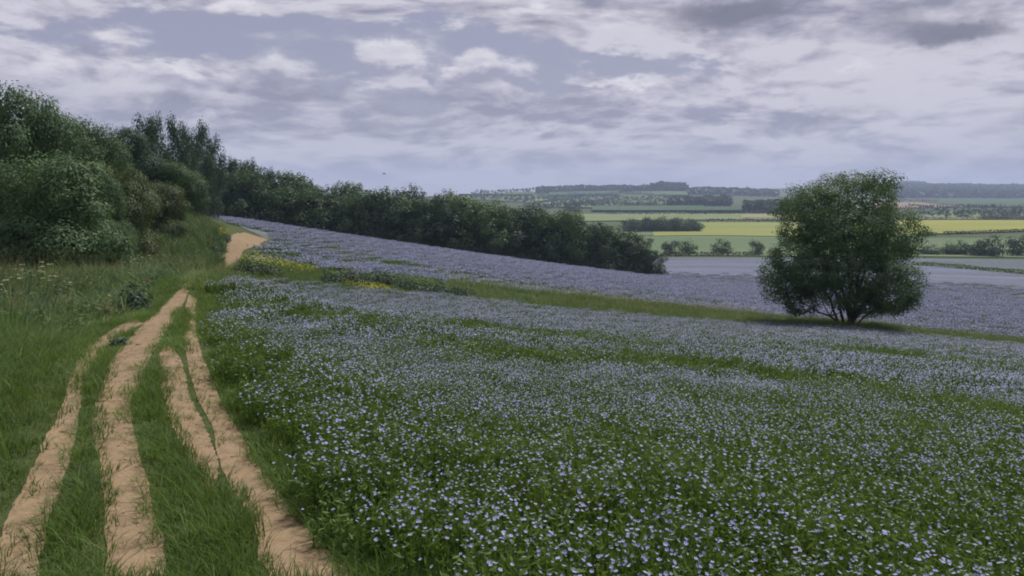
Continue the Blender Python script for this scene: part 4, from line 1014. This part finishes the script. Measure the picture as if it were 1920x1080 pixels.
def flower_patch(name, quad, n, h0, h1, m, size):
    """a drift of flowers nobody could count"""
    w = ground(np.array(quad, float)[:, 0], np.array(quad, float)[:, 1]); lo, hi = w.min(0), w.max(0); c = rng.uniform(lo, hi, (n * 5, 2)); c = c[in_poly(c, w)][:n]; k = len(c)
    z = H(c[:, 0], c[:, 1]); hh = rng.uniform(h0, h1, k); B = Build()
    lv, lq = flat_leaves(np.column_stack([c, z + hh]), rng.normal(size=(k, 3)) * .4 + [0, -.3, 1], size, .9, 31); B.add(lv, [lq], 0, np.repeat(rng.random(k), 4))
    st = np.stack([np.column_stack([c - [.012, 0], z]), np.column_stack([c + [.012, 0], z]), np.column_stack([c, z + hh])], 1); B.add(st.reshape(-1, 3), [np.arange(3 * k).reshape(-1, 3)], 1, np.repeat(rng.random(k), 3))
    return tag(link(name, B.mesh(name, [m, M['margin_grass']])), kind='stuff')
flower_patch('yellow_flowers', [(448, 506), (500, 512), (565, 522), (600, 521), (555, 508), (500, 500), (452, 496)], 800, .35, .7, M['yellow_petal'], .075)
flower_patch('yellow_flowers', [(650, 545), (690, 554), (735, 556), (730, 548), (680, 540), (645, 538)], 420, .3, .55, M['yellow_petal'], .075)
flower_patch('pale_seed_grass', [(840, 540), (1000, 562), (1150, 576), (1300, 588), (1420, 600), (1420, 596), (1300, 583), (1150, 568), (1000, 553), (840, 533)], 3000, .5, .95, M['dry_grass'], .06)
# pale tall weed at the bend of the far path
B = Build(); rr = np.random.default_rng(5)
for i in range(5): tube(B, limb((rr.normal(0, .05), rr.normal(0, .05), 0), (rr.normal(0, .15), 0, rr.uniform(.9, 1.3)), 40 + i, 5), np.linspace(.022, .010, 5), 0, 4)
c = np.stack([rr.normal(0, .18, 60), rr.normal(0, .18, 60), rr.uniform(.9, 1.4, 60)], 1); lv, lq = flat_leaves(c, rr.normal(size=(60, 3)), .10, .8, 6); B.add(lv, [lq], 1, rr.random(len(lv)))
thing_plant('tall_weed', B, [M['dry_grass'], M['yellow_petal']], 421, 463, 'pale tall weed with yellow heads beside the sandy fork of the path', 'weed')

# rough weeds that break up the bank
def weed_proto(seed, m, w, h, n, leaf): return proto('weed', leafy_bush(seed, w, h, n, leaf).mesh('weed', [m]))
WP = [weed_proto(960, M['dark_leaf'], .28, .5, 200, .10), weed_proto(961, M['bank_grass'], .32, .6, 220, .09), weed_proto(962, M['hawthorn_leaf'], .35, .45, 220, .08), weed_proto(963, M['dry_grass'], .12, .7, 60, .06), weed_proto(964, M['meadow_grass'], .3, .5, 200, .08)]
p = jgrid(-50, -1, 5, 66, .5); p = p[in_poly(p, BANK) & in_view(p, .75, 2) & (np.minimum(lane_dist(p, oL), lane_dist(p, mL)) > .7)]
cl = fbm(p[:, 0] * .45, p[:, 1] * .45, 71); p = p[rng.random(len(p)) < np.clip((cl - .42) * 3.2, 0.02, .7)]
hh = np.clip(.35 + np.minimum(lane_dist(p, oL), lane_dist(p, mL)) * .25, .4, 1.1)
q = jgrid(-24, 60, 18, 70, .45); q = q[in_poly(q, MARGIN) & in_view(q, .76) & (rng.random(len(q)) < .9 * np.clip(2.2 * fbm(q[:, 0] * .5, q[:, 1] * .5, 81) - .75, .03, .8))]
place('margin_weeds', q, WP, .6, 1.2, .02, [.2, .24, .2, .16, .2])
place('bank_weeds', p, WP, .6, 1.25, .02, [.26, .28, .2, .08, .18], hh)

# ------------------------------------------------------------------ bird
bm_pts = []
B = Build(); tube(B, [(-.16, 0, 0), (-.10, 0, .01), (0, 0, .015), (.1, 0, .01), (.16, 0, .0), (.24, 0, -.005)], [.012, .035, .045, .034, .02, .03], 0, 6)
bird = empty('flying_bird', (*(np.array(ray_at(720, 326, 90.0))),), 'tiny dark bird flying in the sky above the wood', 'bird', rz=.5)
m, nt, out = mat('bird_feather'); bsdf(nt, out, (.03, .03, .03), .7); link('body', B.mesh('bird_body', [m]), bird)
for s in (1, -1):
    V = np.array([(.08, s * .02, .02), (-.06, s * .02, .02), (.09, s * .18, .09), (-.04, s * .18, .085), (.02, s * .38, .06), (-.05, s * .36, .055)]); V = np.concatenate([V, V - [0, 0, .008]])
    fs = np.array([(0, 1, 3, 2), (2, 3, 5, 4), (6, 8, 9, 7), (8, 10, 11, 9), (0, 2, 8, 6), (2, 4, 10, 8), (1, 7, 9, 3), (3, 9, 11, 5), (4, 5, 11, 10)])
    link('wing', new_mesh('bird_wing', V, [fs], m), bird)

# ------------------------------------------------------------------ haze
hb = bpy.data.meshes.new('haze'); x0, x1, y0, y1, z0, z1 = -6300., 6300., -6300., 6300., float(gz.min()) - 1.0, float(gz.max()) + 30.0
vv_ = [(x, y, z) for x in (x0, x1) for y in (y0, y1) for z in (z0, z1)]
hb.from_pydata(vv_, [], [(0, 1, 3, 2), (4, 6, 7, 5), (0, 4, 5, 1), (2, 3, 7, 6), (0, 2, 6, 4), (1, 5, 7, 3)])
hm = bpy.data.materials.new('haze_air'); hm.use_nodes = True; nt = hm.node_tree; nt.nodes.clear(); out = nt.nodes.new('ShaderNodeOutputMaterial')
pv = nt.nodes.new('ShaderNodeVolumePrincipled'); pv.inputs['Color'].default_value = (.58, .70, 1.0, 1); pv.inputs['Density'].default_value = 0.00019; pv.inputs['Anisotropy'].default_value = 0.0
nt.links.new(pv.outputs[0], out.inputs['Volume']); hb.materials.append(hm); tag(link('haze', hb), kind='stuff')
print('z range', float(gz.min()), float(gz.max()))
